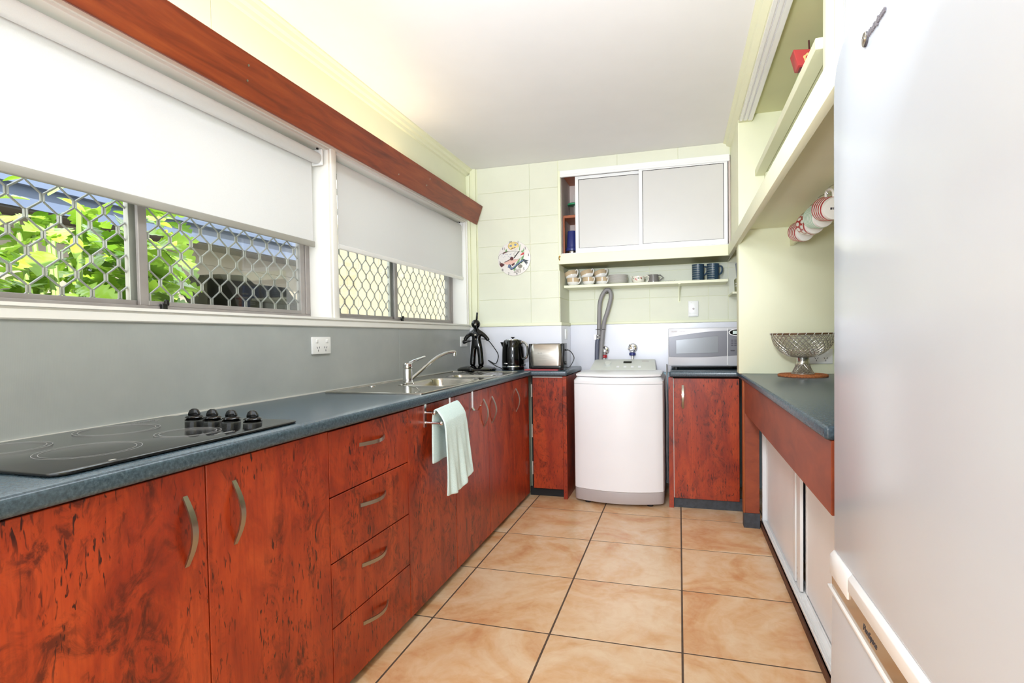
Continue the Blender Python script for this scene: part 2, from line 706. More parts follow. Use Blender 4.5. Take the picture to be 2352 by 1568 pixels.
# cornice on the left wall and vertical corner trims
cn = MB()
cn.prism([(XW, ZC), (XW+.05, ZC), (XW+.05, ZC-.008), (XW+.036, ZC-.014), (XW+.030, ZC-.030), (XW+.016, ZC-.036), (XW+.012, ZC-.052), (XW, ZC-.056)], 'y', YR, YB)
struct(cn.build('trim_2', 'wall_cream_smooth'))
tr = MB()
tr.box(XW, XW+.03, YB-.022, YB, 1.215, ZC-.05)
tr.box(XW+.03, XW+.075, YB-.012, YB, 1.215, ZC)
struct(tr.build('trim_3', 'wall_cream_smooth', bevel=.003))
tr = MB()
tr.box(XW, XW+.012, W2[1]+.01, YB-.022, ZS+.005, 2.0)
tr.box(XW, XW+.012, 2.150, 2.186, ZS+.005, 2.0)
tr.box(XW, XW+.012, YR, YB-.022, 1.995, 2.03)
struct(tr.build('trim_4', 'white_paint', bevel=.003))

# back wall (left part stands forward of the niche); painted blocks
wb = MB()
wb.box(XW, -.835, YB+.004, 4.3, -.05, ZC)
wb.box(-.835, XR, YN+.004, 4.3, -.05, 1.76)
wb.box(-.835, .34, YB+.004, 4.3, 2.305, ZC)
wb = struct(wb.build('wall_back', 'wall_cream_smooth'))
bm_cache = {}
def block(x0, x1, y, z0, z1, parent, mat='wall_cream'):
    g = .0012
    k = (round(x1-x0, 4), round(z1-z0, 4), mat)
    if k in bm_cache:
        o = bpy.data.objects.new('block', bm_cache[k])
        COL.objects.link(o)
        o.parent = parent
    else:
        o = box('block', mat, g, x1-x0-g, 0, .006, g, z1-z0-g, parent, .0012, 1)
        bm_cache[k] = o.data
    o.location = (x0, y, z0)
    return o
for z in [1.2, 1.4, 1.6, 1.8, 2.0, 2.2]:
    for a, b in ((-1.46, -1.05), (-1.05, -.837)):
        block(a, b, YB-.001, z, min(z+.2, ZC), wb)
block(-.834, -.41, YB-.001, 2.31, ZC, wb)
block(-.41, -.0, YB-.001, 2.31, ZC, wb)
block(.0, .33, YB-.001, 2.31, ZC, wb)
for z0, z1 in ((.80, 1.0), (1.0, 1.2), (1.2, 1.4), (1.4, 1.6), (1.6, 1.64)):
    for a, b in ((-.833, -.628), (-.628, -.212), (-.212, .21), (.21, .345), (.345, .76), (.76, 1.175)):
        block(a, b, YN-.001, z0, z1, wb)
for z0, z1 in ((1.2, 1.4), (1.4, 1.6)):
    MB().box(-.8352, -.8302, YB+.004, YN-.004, z0+.003, z1-.003).build('block', 'wall_cream', wb, .0016, 1)
# splash panels behind the worktop
box('splashback', 'splash_lit', XW+.008, -.822, YB-.012, YB-.001, ZT-.03, 1.198, wb, .0015, 1)
box('splashback', 'splash_lit', -.835, -.822, YB-.001, YN, ZT-.03, 1.198, wb, .0015, 1)
box('splashback', 'splash_lit', -.822, XR, YN-.014, YN-.002, .84, 1.206, wb, .0015, 1)
box('splashback', 'pale_blue', -.822, XR, YN-.012, YN-.002, .0, .838, wb, .0015, 1)
tr = MB()
tr.box(XW+.02, -.818, YB-.02, YB-.001, 1.199, 1.222)
tr.box(-.838, -.818, YB-.001, YN, 1.199, 1.222)
tr.box(-.818, XR, YN-.018, YN-.001, 1.207, 1.225)
struct(tr.build('trim_5', 'wall_cream_smooth', bevel=.002))

# right wall: nib above the worktop, header with tracks, soffit, outer wall
wr = MB()
wr.box(.335, XR, 3.36, 3.47, ZT, 1.72)
wr.box(.335, XR, 3.36, YN+.1, 1.72, ZC)
wr.box(.335, .345, 3.36, YN+.1, 1.64, 1.73)
wr.box(.50, XR, 3.36, 3.47, -.05, .848)
wr.box(XR, XR+.1, YR, 4.3, -.05, ZC)
struct(wr.build('wall_right', 'wall_cream_smooth', bevel=.003))
hd = MB()
hd.box(.338, .412, -.6, 3.36, 2.336, ZC)
struct(hd.build('trim_6', 'wall_cream_smooth', bevel=.002))
cn = MB()
cn.prism([(.338, ZC), (.290, ZC), (.290, ZC-.006), (.306, ZC-.012), (.312, ZC-.026), (.326, ZC-.032), (.338, ZC-.036)], 'y', YR, YB)
struct(cn.build('trim_7', 'wall_cream_smooth'))
tk = MB()
for a, b, h in ((.3385, .353, .012), (.360, .376, .012), (.383, .405, .014)):
    tk.box(a, b, -.6, 3.30, 2.336-h, 2.336)
tk.box(.353, .383, -.6, 3.30, 2.332, 2.336)
struct(tk.build('trim_8', 'white_gloss'))
# long fascia on the right and its continuation under the wall cupboard
bf = MB()
bf.box(.318, .343, 1.235, YB-.016, 1.637, 1.712)
struct(bf.build('trim_9', 'wall_cream_smooth', bevel=.002))
so = MB()
so.box(.343, XR, 1.235, 3.36, 1.722, 1.738)
struct(so.build('trim_10', 'wall_cream_smooth'))
pp = MB()
pp.box(.446, .470, 1.89, 1.93, 1.738, ZC)
struct(pp.build('trim_11', 'wall_cream_smooth', bevel=.002))
pw = MB()
pw.box(.470, .497, 1.90, 1.92, 1.738, ZC)
pw.box(.504, .9, 1.90, 1.92, 1.738, ZC)
pw.box(.49, .51, 1.915, 1.93, 1.738, ZC)
struct(pw.build('trim_12', 'white_gloss', bevel=.002))
struct(box('trim_13', 'recess_green', .412, XR, -.6, 3.36, ZC-.012, ZC-.002))
struct(box('trim_14', 'trim_brown', .443, .452, 1.47, 3.355, 0, .028, None, .002, 1))

# ------------------------------------------------------------------ windows
def lattice(name, y0, y1, z0, z1, x, parent, ph=0.):
    m = MB()
    p, q, lk, r = .0415, .102, .022, .0032
    cols = int((y1-y0)/p)+2
    rows = int((z1-z0)/q)+2
    def clip(a, b):
        (ya, za), (yb, zb) = a, b
        for lo, hi, i in ((y0, y1, 0), (z0, z1, 1)):
            A, B = (ya, za)[i], (yb, zb)[i]
            if max(A, B) <= lo or min(A, B) >= hi:
                return
            d = B-A
            def at(v):
                t = (v-A)/d
                return (ya+(yb-ya)*t, za+(zb-za)*t)
            if d != 0:
                na, nb = (ya, za), (yb, zb)
                if A < lo: na = at(lo)
                if A > hi: na = at(hi)
                if B < lo: nb = at(lo)
                if B > hi: nb = at(hi)
                (ya, za), (yb, zb) = na, nb
        m.tube([(x, ya, za), (x, yb, zb)], r, 6)
    for c in range(-1, cols):
        for k in range(-1, rows):
            yc = y0+ph+c*p
            zc = z0+k*q+(.051 if c % 2 else 0)+.02
            for d in (-.0034, .0034):
                clip((yc+d, zc), (yc+d, zc+lk))
            clip((yc+.0034, zc+lk), (yc+p-.0034, zc+.051))
            clip((yc-.0034, zc+lk), (yc-p+.0034, zc+.051))
    return m.build(name, 'grille_alu', parent, recalc=False)

def window(name, a, b, mid, latch):
    w = struct(thing(name, (XO, a, ZS), 'x', 'x'))
    del w['label'], w['category']
    X0, X1 = -1.705, -1.652
    z0, z1 = 1.219, ZH-.004
    for (ya, yb, za, zb) in ((a+.004, b-.004, z0, z0+.018), (a+.004, b-.004, z1-.03, z1), (a+.004, a+.034, z0+.018, z1-.03), (b-.034, b-.004, z0+.018, z1-.03)):
        box('frame', 'alu', X0, X1, ya, yb, za, zb, w, .002, 1)
    # fixed sash towards the camera, sliding sash beyond it
    for (ya, yb, xa, xb) in ((a+.034, mid+.022, -1.684, -1.672), (mid-.022, b-.034, -1.668, -1.656)):
        s = box('sash', 'alu', xa, xb, ya, ya+.030, z0+.018, z1-.03, w, .0015, 1)
        box('sash', 'alu', xa, xb, yb-.030, yb, z0+.018, z1-.03, w, .0015, 1)
        box('sash', 'alu', xa, xb, ya+.03, yb-.03, z0+.018, z0+.034, w, .0015, 1)
        box('sash', 'alu', xa, xb, ya+.03, yb-.03, z1-.05, z1-.03, w, .0015, 1)
        box('pane', 'glass', (xa+xb)/2-.002, (xa+xb)/2+.002, ya+.03, yb-.03, z0+.034, z1-.05, w)
    box('mullion', 'alu_light', -1.704, -1.684, mid-.032, mid+.016, z0+.018, z1-.03, w, .0015, 1)
    lattice('security_grille', a+.034, mid-.03, z0+.018, z1-.03, -1.697, w, .03)
    lattice('security_grille', mid+.016, b-.034, z0+.018, z1-.03, -1.697, w, .026)
    if latch:
        m = MB().box(-1.655, -1.640, latch-.008, latch+.012, z0-.002, z0+.026).box(-1.652, -1.642, latch+.006, latch+.02, z0+.02, z0+.04)
        m.build('latch', 'black_plastic', w, .002, 1)
    return w
window('window_1', W1[0], W1[1], 1.335, 1.385)
window('window_2', W2[0], W2[1], 2.945, 2.985)

# ================================================================== OUTSIDE
struct(box('floor', 'stone_ground', -14, XO-.02, -8, 16, -.45, -.35)).name = 'floor_outside'
# neighbour house, seen at a slant
hx = thing('neighbour_house', (-5.4, 2.0, -.35), 'beige weatherboard house with a blue-grey roof edge beyond the garden plants', 'house')
ang = 0.
Rm = Matrix.Translation((-5.2, 2.5, 0)) @ Matrix.Rotation(ang, 4, 'Z')
def hb(name, mat, x0, x1, y0, y1, z0, z1):
    return MB().box(x0, x1, y0, y1, z0, z1).xform(Rm).build(name, mat, hx)
for k in range(13):
    hb('weatherboard', 'house_cream', -.32-.012*(k % 2), -.30, -6, 10, -.35+k*.2, -.35+k*.2+.196)
hb('wall', 'house_cream', -4, -.32, -6, 10, -.35, 2.25)
hb('soffit', 'house_dark', -.34, .0, -6, 10, 2.225, 2.255)
hb('gutter', 'gutter_blue', -.02, .02, -6, 10, 2.245, 2.51)
hb('gutter', 'gutter_blue', .02, .09, -6, 10, 2.42, 2.51)
hb('roof', 'gutter_blue', -4, -.02, -6, 10, 2.40, 2.49)
hb('window_frame', 'house_dark', -.30, -.27, -1.4, .9, 1.52, 1.66)

# cream block wall opposite the second window
cw = thing('block_wall', (-3.2, 4.3, -.35), 'cream painted block wall close outside the second window', 'wall')
box('core', 'caulk', -3.4, -3.206, 4.3, 8.4, -.35, 2.7, cw)
for k in range(7, 13):
    for j in range(10):
        yy = 4.3+j*.4+(.2 if k % 2 else 0)
        box('block', 'block_cream', -3.206, -3.2, yy+.003, min(8.6, yy+.397), -.35+k*.2+.003, -.35+(k+1)*.2-.003, cw)
# barbecue
bb = thing('barbecue', (-3.1, 3.3, -.35), 'black hooded barbecue outside behind the first window', 'barbecue')
MB().prism([(3.02, 1.345), (2.985, 1.42), (2.866, 1.566), (3.09, 1.579), (3.178, 1.525), (3.504, 1.528), (3.635, 1.40), (3.66, 1.345)], 'x', -3.35, -2.92).build('hood', 'bbq_black', bb, .010)
MB().box(-3.36, -2.90, 2.98, 3.66, 1.18, 1.335).build('firebox', 'bbq_black', bb, .008)
MB().box(-3.32, -2.94, 3.02, 3.62, -.29, 1.18).build('cabinet', 'bbq_black', bb, .008)
m = MB().tube([(-2.86, 3.16, 1.40), (-2.86, 3.50, 1.40)], .011)
for y in (3.20, 3.46):
    m.tube([(-2.93, y, 1.40), (-2.86, y, 1.40)], .007)
m.build('handle', 'bbq_black', bb)
for y in (3.05, 3.54):
    for x in (-3.30, -3.0):
        box('foot', 'black_matt', x, x+.05, y, y+.05, -.35, -.29, bb)

# garden plants with lobed leaves
def leaf_mesh(name, L, Wd, lob, mat, cutd=.45):
    n = 22
    v = []
    f = []
    for i in range(n+1):
        t = i/n
        w = Wd*math.sin(PI*min(1, t*.92+.08))**.7
        lobe = abs(math.sin(PI*(t*lob+.15)))**.7
        w *= cutd+(1-cutd)*lobe
        yo = t*L+.10*L*lobe*(1-t)
        zc = -.25*(t**2)*L
        v += [(-w, yo, zc+.22*w), (-w*.5, (yo+t*L)/2, zc+.16*w), (0, t*L, zc), (w*.5, (yo+t*L)/2, zc+.16*w), (w, yo, zc+.22*w)]
    for i in range(n):
        a = i*5
        f += [(a+k, a+k+1, a+k+6, a+k+5) for k in range(4)]
    me = bpy.data.meshes.new(name)
    me.from_pydata(v, [], f)
    me.polygons.foreach_set('use_smooth', [True]*len(f))
    me.materials.append(MATS[mat])
    return me
LM = [leaf_mesh('leaf', .24, .085, 5, 'leaf'), leaf_mesh('leaf', .28, .10, 6, 'leaf'), leaf_mesh('leaf', .19, .075, 4, 'leaf'), leaf_mesh('leaf', .22, .035, 2, 'leaf', .9)]
LY = [leaf_mesh('leaf', .16, .04, 2, 'leaf_yellow', .9)]
def shrub(x, y, n, zlo, zhi, rx, ry, label, meshes, seed, size=1.):
    rnd = random.Random(seed)
    p = thing('garden_shrub', (x, y, -.35), label, 'shrub')
    for k in range(5):
        a = rnd.uniform(0, 6.28)
        tx, ty = rx*.6*math.cos(a), ry*.6*math.sin(a)
        MB().tube(smooth_path([(x+tx*.1, y+ty*.1, -.35), (x+tx*.5, y+ty*.5, zlo), (x+tx, y+ty, zhi-.25)], 4), .012, 6).build('stem', 'stem_green', p)
    for k in range(n):
        a = rnd.uniform(0, 6.28)
        rr = rnd.uniform(.1, 1)**.6
        lx, ly = rx*rr*math.cos(a), ry*rr*math.sin(a)
        z = zlo+(zhi-zlo)*rnd.uniform(0, 1)**.8 - .22*rr
        o = bpy.data.objects.new('leaf', rnd.choice(meshes))
        COL.objects.link(o)
        o.parent = p
        o.location = (lx, ly, z+.35)
        o.rotation_euler = (rnd.uniform(-.7, .5), rnd.uniform(-.6, .6), math.atan2(ly, lx)-PI/2+rnd.uniform(-1., 1.))
        s = rnd.uniform(.75, 1.2)*size
        o.scale = (s, s, s)
    return p
shrub(-2.95, 1.30, 210, .72, 1.66, .42, .36, 'bright green shrub with lobed leaves at the left edge of the window', LM, 3, .78)
shrub(-3.00, 2.02, 295, .80, 2.02, .44, .42, 'tallest bright green lobed-leaf shrub in the middle of the first window', LM, 11, .80)
shrub(-3.42, 2.52, 240, .80, 1.86, .36, .30, 'bright green lobed-leaf shrub beside the black barbecue', LM, 5, .80)
shrub(-3.75, 3.25, 60, .85, 1.42, .28, .42, 'small yellow-leaved shrub behind the barbecue', LY, 8)

# ================================================================== BLINDS AND PELMET
def blind(name, a, b, xf, zr, zb, xr, label, mat_rail, barh):
    t = thing(name, (xf, a, zb), label, 'blind')
    MB().lathe([(.026, 0), (.026, b-a)], (xr, a, zr), 28, (0, 1, 0)).build('roller_tube', 'blind', t)
    box('fabric', 'blind', xf-.0006, xf+.0006, a+.006, b-.006, zb+barh, zr, t)
    MB().prism(rrect(xf-.007, xf+.007, zb, zb+barh, .004, 3), 'y', a+.002, b-.002).build('bottom_rail', mat_rail, t)
    for y in (a-.010, b+.002):
        m = MB().box(xr-.03, xr+.028, y, y+.008, zr-.032, ZH-.006)
        m.build('bracket', 'white_plastic', t, .003, 1)
    # pressed tabs at the bracket of the far end
    box('screw', 'black_matt', xr+.010, xr+.016, b-.014, b-.006, ZH-.012, ZH-.005, t)
    return t
blind('roller_blind', .250, 2.105, -1.602, 1.943, 1.541, -1.578, 'white roller blind half drawn over the nearer window, bottom rail darkened by painted shade', 'rail_shaded', .027)
blind('roller_blind', 2.222, 3.755, -1.560, 1.948, 1.551, -1.586, 'white roller blind half drawn over the far window by the corner', 'white_gloss', .024)

pl = thing('pelmet', (-1.43, .25, 1.965), 'long red-brown timber pelmet board tilted above both blinds', 'pelmet')
px0, pz0, px1, pz1 = -1.450, 1.963, -1.402, 2.097
nx, nz = (pz1-pz0), -(px1-px0)
ln = math.hypot(nx, nz)
nx, nz = nx/ln*.019, nz/ln*.019
MB().prism([(px0, pz0), (px1, pz1), (px1-nx, pz1-nz), (px0-nx, pz0-nz)], 'y', .15, 3.79).build('board', 'pelmet_wood', pl, .002, 1)
for y in (.40, 1.62, 2.95):
    MB().prism([(XW, 2.045), (-1.435, 2.045), (-1.43, 2.062), (XW, 2.062)], 'y', y, y+.03).build('bracket', 'pelmet_wood', pl)
for y, dz in ((1.535, .10), (1.545, .055), (2.93, .10), (2.915, .06), (2.6, .035)):
    f = dz/.134
    p = Vector((px0+(px1-px0)*f, y, pz0+(pz1-pz0)*f))
    MB().lathe([(.0001, 0), (.004, 0), (.004, .0015), (.0001, .002)], p-Vector((nx, 0, nz))*.02, 10, (nx, 0, nz)).build('screw', 'nickel', pl)

# ================================================================== CABINETS
XF = -1.010       # left cabinet door face
def handle_v(y, z0, z1, x, parent, d=.026, w=.0145):
    """bowed strap handle standing on a face that looks along +x"""
    m = MB()
    n = 14
    v = []
    for i in range(n+1):
        t = i/n
        z = z0+(z1-z0)*t
        b = math.sin(PI*t)
        xo = x+d*b+.001
        ww = w*(.75+.25*b)
        th = .0045
        v += [(xo, y-ww/2, z), (xo, y+ww/2, z), (xo-th, y+ww/2, z), (xo-th, y-ww/2, z)]
    f = []
    for i in range(n):
        for k in range(4):
            f.append((i*4+k, i*4+(k+1) % 4, i*4+4+(k+1) % 4, i*4+4+k))
    f += [(3, 2, 1, 0), (n*4, n*4+1, n*4+2, n*4+3)]
    return m.add(v, f).build('handle', 'nickel', parent)

def handle_h(y0, y1, z, x, parent, d=.024, w=.012):
    m = MB()
    n = 14
    v = []
    for i in range(n+1):
        t = i/n
        y = y0+(y1-y0)*t
        b = math.sin(PI*t)
        xo = x+d*b+.001
        zz = z-.010*(1-b)*0
        v += [(xo, y, zz-w/2), (xo, y, zz+w/2), (xo-.0045, y, zz+w/2), (xo-.0045, y, zz-w/2)]
    f = []
    for i in range(n):
        for k in range(4):
            f.append((i*4+k, i*4+(k+1) % 4, i*4+4+(k+1) % 4, i*4+4+k))
    f += [(3, 2, 1, 0), (n*4, n*4+1, n*4+2, n*4+3)]
    return m.add(v, f).build('handle', 'nickel', parent)

def cabinet(y0, y1, label, doors, drawers=None):
    t = thing('base_cabinet', (-1.28, (y0+y1)/2, 0), label, 'cabinet')
    box('carcass', 'dark_gap', -1.53, XF-.021, y0+.001, y1-.001, .035, .845, t)
    box('kickboard', 'black_matt', -1.50, -1.06, y0+.001, y1-.001, 0, .035, t)
    for (a, b, hy) in doors:
        d = box('door', 'burl', XF-.018, XF, a+.0016, b-.0016, .030, .843, t, .0012, 1)
        if hy is not None:
            handle_v(hy, .638, .790, XF, d)
    if drawers:
        for (z0, z1, hz) in drawers:
            d = box('drawer', 'burl', XF-.018, XF, y0+.0016, y1-.0016, z0+.002, z1-.002, t, .0012, 1)
            handle_h(1.530, 1.688, hz, XF, d)
    return t
cabinet(-.10, .500, 'red burl cabinet at the near end of the left run, under the hob', [(-.10, .50, .44)])
cabinet(.500, 1.370, 'two-door red burl cabinet under the right half of the black hob', [(.50, .938, .885), (.938, 1.370, 1.015)])
cabinet(1.370, 1.853, 'red burl drawer unit with four drawers beside the hob', [], [(.641, .843, .772), (.440, .641, .572), (.243, .440, .372), (.030, .243, .178)])
cabinet(1.853, 2.309, 'single red burl cabinet door behind the hanging towel', [(1.853, 2.309, None)])
cabinet(2.309, 3.228, 'red burl pair of doors with two bowed handles under the sink', [(2.309, 2.765, 2.692), (2.765, 3.228, 2.828)])
cabinet(3.228, 3.585, 'narrow red burl cabinet with one handle in the left back corner', [(3.228, 3.585, 3.288)])

# corner cabinet facing the camera
t = thing('corner_cabinet', (-.86, 3.85, 0), 'narrow red burl cabinet facing forward, left of the washing machine', 'cabinet')
box('carcass', 'dark_gap', -1.0, -.775, 3.62, 3.81, .06, .845, t)
box('kickboard', 'black_matt', -1.02, -.77, 3.64, 3.655, 0, .06, t)
box('door', 'burl', -.985, -.772, 3.600, 3.618, .062, .835, t, .0012, 1)
box('edge_strip', 'caulk', -.985, -.772, 3.601, 3.618, .836, .842, t)
box('end_panel', 'burl', -.769, -.742, 3.585, 4.15, 0, .845, t, .0012, 1)
for z in (.16, .42, .70):
    box('hinge', 'alu_light', -.992, -.987, 3.590, 3.602, z, z+.09, t)

# right cabinet beside the washing machine
t = thing('side_cabinet', (.15, 3.85, 0), 'red burl cabinet with one door right of the washing machine', 'cabinet')
box('carcass', 'dark_gap', -.04, .355, 3.605, 4.14, .08, .845, t)
box('kickboard', 'kick', -.04, .40, 3.592, 3.605, 0, .080, t)
d = box('door', 'burl', -.036, .358, 3.577, 3.596, .064, .838, t, .0012, 1)
box('end_panel', 'burl', -.069, -.040, 3.572, 4.15, 0, .845, t, .0012, 1)
box('edge_strip', 'caulk', -.0398, -.0362, 3.579, 3.6, .066, .838, t)
hm = MB()
n = 14
v = []
for i in range(n+1):
    tt = i/n
    b = math.sin(PI*tt)
    z = .645+.150*tt
    yo = 3.577-.026*b-.001
    v += [(.013, yo, z), (.027, yo, z), (.027, yo+.0045, z), (.013, yo+.0045, z)]
f = [(i*4+k, i*4+(k+1) % 4, i*4+4+(k+1) % 4, i*4+4+k) for i in range(n) for k in range(4)] + [(3, 2, 1, 0), (n*4, n*4+1, n*4+2, n*4+3)]
hm.add(v, f).build('handle', 'nickel', d)

# worktops
SB = (-1.345, -1.065, 2.36, 2.80)     # sink bowl opening
SD = (-1.345, -1.065, 2.90, 3.10)     # small second bowl
wt = MB().prism([(-1.537, -.12), (-.985, -.12), (-.985, 3.555), (-.735, 3.555), (-.735, 4.155), (-.821, 4.155), (-.821, 3.817), (-1.537, 3.817)], 'z', .850, ZT).build('worktop', 'worktop', None, .009, 3)
c1 = MB().prism(rrect(SB[0]-.01, SB[1]+.01, SB[2]-.01, SB[3]+.01, .06), 'z', .8, .95).build('cutter', 'steel')
c2 = MB().prism(rrect(SD[0]-.01, SD[1]+.01, SD[2]-.01, SD[3]+.01, .05), 'z', .8, .95).build('cutter', 'steel')
cut(wt, [c1, c2])
tag(wt, 'long mottled blue-grey worktop running under the window and into the back corner', 'worktop')
wt2 = MB().prism([(-.062, 3.540), (.345, 3.540), (.345, 1.475), (1.1, 1.475), (1.1, 4.155), (-.062, 4.155)], 'z', .850, ZT).build('worktop', 'worktop', None, .009, 3)
tag(wt2, 'mottled blue-grey worktop under the microwave that turns along the right side', 'worktop')

# breakfast bar under the right worktop
t = thing('bar_frame', (.40, 2.4, 0), 'red-brown timber rail and end post carrying the right-hand worktop', 'bar')
box('apron', 'apron_wood', .360, .380, 1.477, 3.30, .662, .849, t, .002, 1)
box('post', 'post_wood', .350, .358, 3.297, 3.356, .085, .849, t, .001, 1)
box('post', 'apron_wood', .358, .436, 3.300, 3.356, .085, .849, t, .001, 1)
box('kickboard', 'kick', .352, .438, 3.294, 3.358, 0, .085, t, .001, 1)

t = thing('sliding_cupboard', (.47, 2.4, 0), 'low cupboard with two pale sliding doors under the right-hand worktop', 'cupboard')
tk = MB()
for a, b, h in ((.452, .455, .046), (.464, .466, .040), (.472, .474, .040), (.490, .493, .046), (.506, .512, .050)):
    tk.box(a, b, 1.47, 3.35, .0, h)
tk.box(.452, .52, 1.47, 3.35, 0, .036)
tk.build('bottom_track', 'white_gloss', t)
box('stile', 'white_gloss', .456, .512, 3.335, 3.355, .036, .84, t, .001, 1)
d = box('door', 'slide_panel', .480, .487, 2.56, 3.325, .047, .83, t)
box('door_frame', 'white_gloss', .4760, .4885, 2.530, 2.572, .042, .83, d, .001, 1)
box('door_frame', 'alu_light', .4815, .4885, 2.490, 2.530, .042, .83, d, .001, 1)
box('door_frame', 'white_gloss', .4760, .4885, 2.430, 2.490, .042, .83, d, .001, 1)
box('door_frame', 'white_gloss', .4775, .4885, 3.318, 3.333, .042, .83, d, .001, 1)
d = box('door', 'slide_panel', .496, .503, 1.475, 2.405, .047, .83, t)
box('door_frame', 'white_gloss', .4945, .5045, 2.395, 2.420, .042, .83, d, .001, 1)
for z in (.06, .085, .11):
    MB().lathe([(.0001, 0), (.005, 0), (.005, .002), (.0001, .002)], (.4815, 2.510, z), 8, (-1, 0, 0)).build('screw', 'rim_brown', t)
box('back_panel', 'slide_panel', .58, .59, 1.47, 3.35, 0, .845, t)

# ================================================================== HOB, SINK, TAP
t = thing('hob', (-1.26, .95, ZT), 'black glass electric hob with four knobs set in the left worktop', 'hob')
hy0, hy1, hx0, hx1 = .655, 1.275, -1.500, -1.030
MB().prism(rrect(hx0, hx1, hy0, hy1, .028, 6), 'z', ZT+.002, ZT+.0075).build('glass_top', 'glass_black', t, .0015, 2)
MB().prism(rrect(hx0+.012, hx1-.012, hy0+.012, hy1-.012, .02, 6), 'z', ZT, ZT+.0022).build('gasket', 'black_matt', t)
ZG = ZT+.0077
def ring(cx, cy, r):
    for k, (rr, wd) in enumerate(((r, .0012), (r-.010, .0012))):
        MB().lathe([(rr-wd, 0), (rr, 0), (rr, .0002), (rr-wd, .0002)], (cx, cy, ZG), 64, closed=True).build('ring', 'ring_print', t)
ring(-1.198, .828, .092)
ring(-1.402, 1.040, .092)
ring(-1.178, 1.048, .072)
ring(-1.405, .800, .078)
for x in (-1.345, -1.280, -1.213, -1.140):
    k = MB().lathe([(.024, 0), (.024, .003), (.019, .006), (.0185, .0075), (.024, .0078), (.0225, .0105), (.0175, .0135), (.0001, .0135)], (x, 1.217, ZG), 28).build('knob', 'black_gloss', t)
    g = MB()
    g.prism([(-.0155, .012), (.0155, .012), (.0150, .020), (.0105, .029), (.004, .0325), (-.004, .0325), (-.0105, .029), (-.0150, .020)], 'y', -.0065, .0065)
    g.xform(Matrix.Translation((x, 1.217, ZG)) @ Matrix.Rotation(.3, 4, 'Z')).build('grip', 'black_gloss', k, .003, 2)
text('logo', 'Westinghouse', .014, 'ring_print', t, (-1.462, 1.128, ZG), (0, 1, 0), (-1, 0, 0), .0001)
text('marking', '4D', .008, 'ring_print', t, (-1.440, 1.175, ZG), (0, 1, 0), (-1, 0, 0), .0001)
MB().box(-1.080, -1.077, 1.030, 1.085, ZG, ZG+.0002).box(-1.073, -1.071, 1.055, 1.085, ZG, ZG+.0002).build('marking', 'ring_print', t)
MB().box(-1.052, -1.046, .760, .772, ZG, ZG+.0002).build('marking', 'caulk', t)

t = thing('kitchen_sink', (-1.25, 2.7, ZT), 'stainless steel sink with drainer set in the left worktop', 'sink')
sx0, sx1, sy0, sy1 = -1.492, -1.018, 2.000, 3.380
sh = MB().prism(rrect(sx0, sx1, sy0, sy1, .012, 3), 'z', ZT+.0005, ZT+.003).build('deck', 'sink_steel', t)
org = ORIG[t.name]
def bore(r, z0=-.1, z1=.2, rad=.055):
    return MB().prism([(x-org.x, y-org.y) for x, y in rrect(*r, rad)], 'z', z0, z1).build('cutter', 'steel')
c1 = bore(SB)
c2 = bore(SD, rad=.045)
c1.location = c2.location = org
cut(sh, [c1, c2])
def bowl(r, rad, depth):
    m = MB()
    a = rrect(*r, rad)
    nrm = len(a)
    rings = []
    for ins, z in ((0, ZT+.003), (.003, ZT-.003), (.006, ZT-depth+.02), (.02, ZT-depth+.003), (.05, ZT-depth)):
        rr = rrect(r[0]+ins, r[1]-ins, r[2]+ins, r[3]-ins, max(rad-ins*.5, .012))
        rings.append([(x, y, z) for x, y in rr])
    v = [p for q in rings for p in q]
    f = []
    for i in range(len(rings)-1):
        for k in range(nrm):
            l = (k+1) % nrm
            f.append((i*nrm+k, i*nrm+l, (i+1)*nrm+l, (i+1)*nrm+k))
    f.append(tuple((len(rings)-1)*nrm+k for k in range(nrm)))
    m.add(v, f).build('bowl', 'sink_steel', t, recalc=True)
bowl(SB, .055, .16)
bowl(SD, .045, .10)
MB().lathe([(.038, 0), (.036, .002), (.02, .0), (.0001, -.001)], ((SB[0]+SB[1])/2, 2.58, ZT-.158), 20).build('drain', 'chrome', t)
rim = MB()
pth = [(x, y, ZT+.0035) for x, y in rrect(sx0+.004, sx1-.004, sy0+.004, sy1-.004, .010, 3)]
rim.tube(pth, .0035, 6, True)
rim.build('rim', 'sink_steel', t)
rb = MB()
for k in range(6):
    x = -1.40+k*.055
    rb.prism([(x-.008, ZT+.003), (x, ZT+.0055), (x+.008, ZT+.003)], 'y', 3.14, 3.34)
rb.build('drainer_rib', 'sink_steel', t)
rim2 = MB()
rim2.tube([(-1.02+.01*0-.06, 2.06, ZT+.003), (-1.10, 2.14, ZT+.0035), (-1.18, 2.26, ZT+.0035), (-1.26, 2.33, ZT+.003)], .0022, 6)
rim2.tube([(x, y, ZT+.003) for x, y in rrect(SB[0]-.006, SB[1]+.006, SB[2]-.006, SB[3]+.006, .058)], .002, 6, True)
rim2.build('pressed_line', 'sink_steel', t)
MB().lathe([(.0001, .004), (.016, .004), (.018, .002), (.018, 0)], (-1.44, 2.30, ZT+.003), 20).build('plug_cap', 'chrome', t)

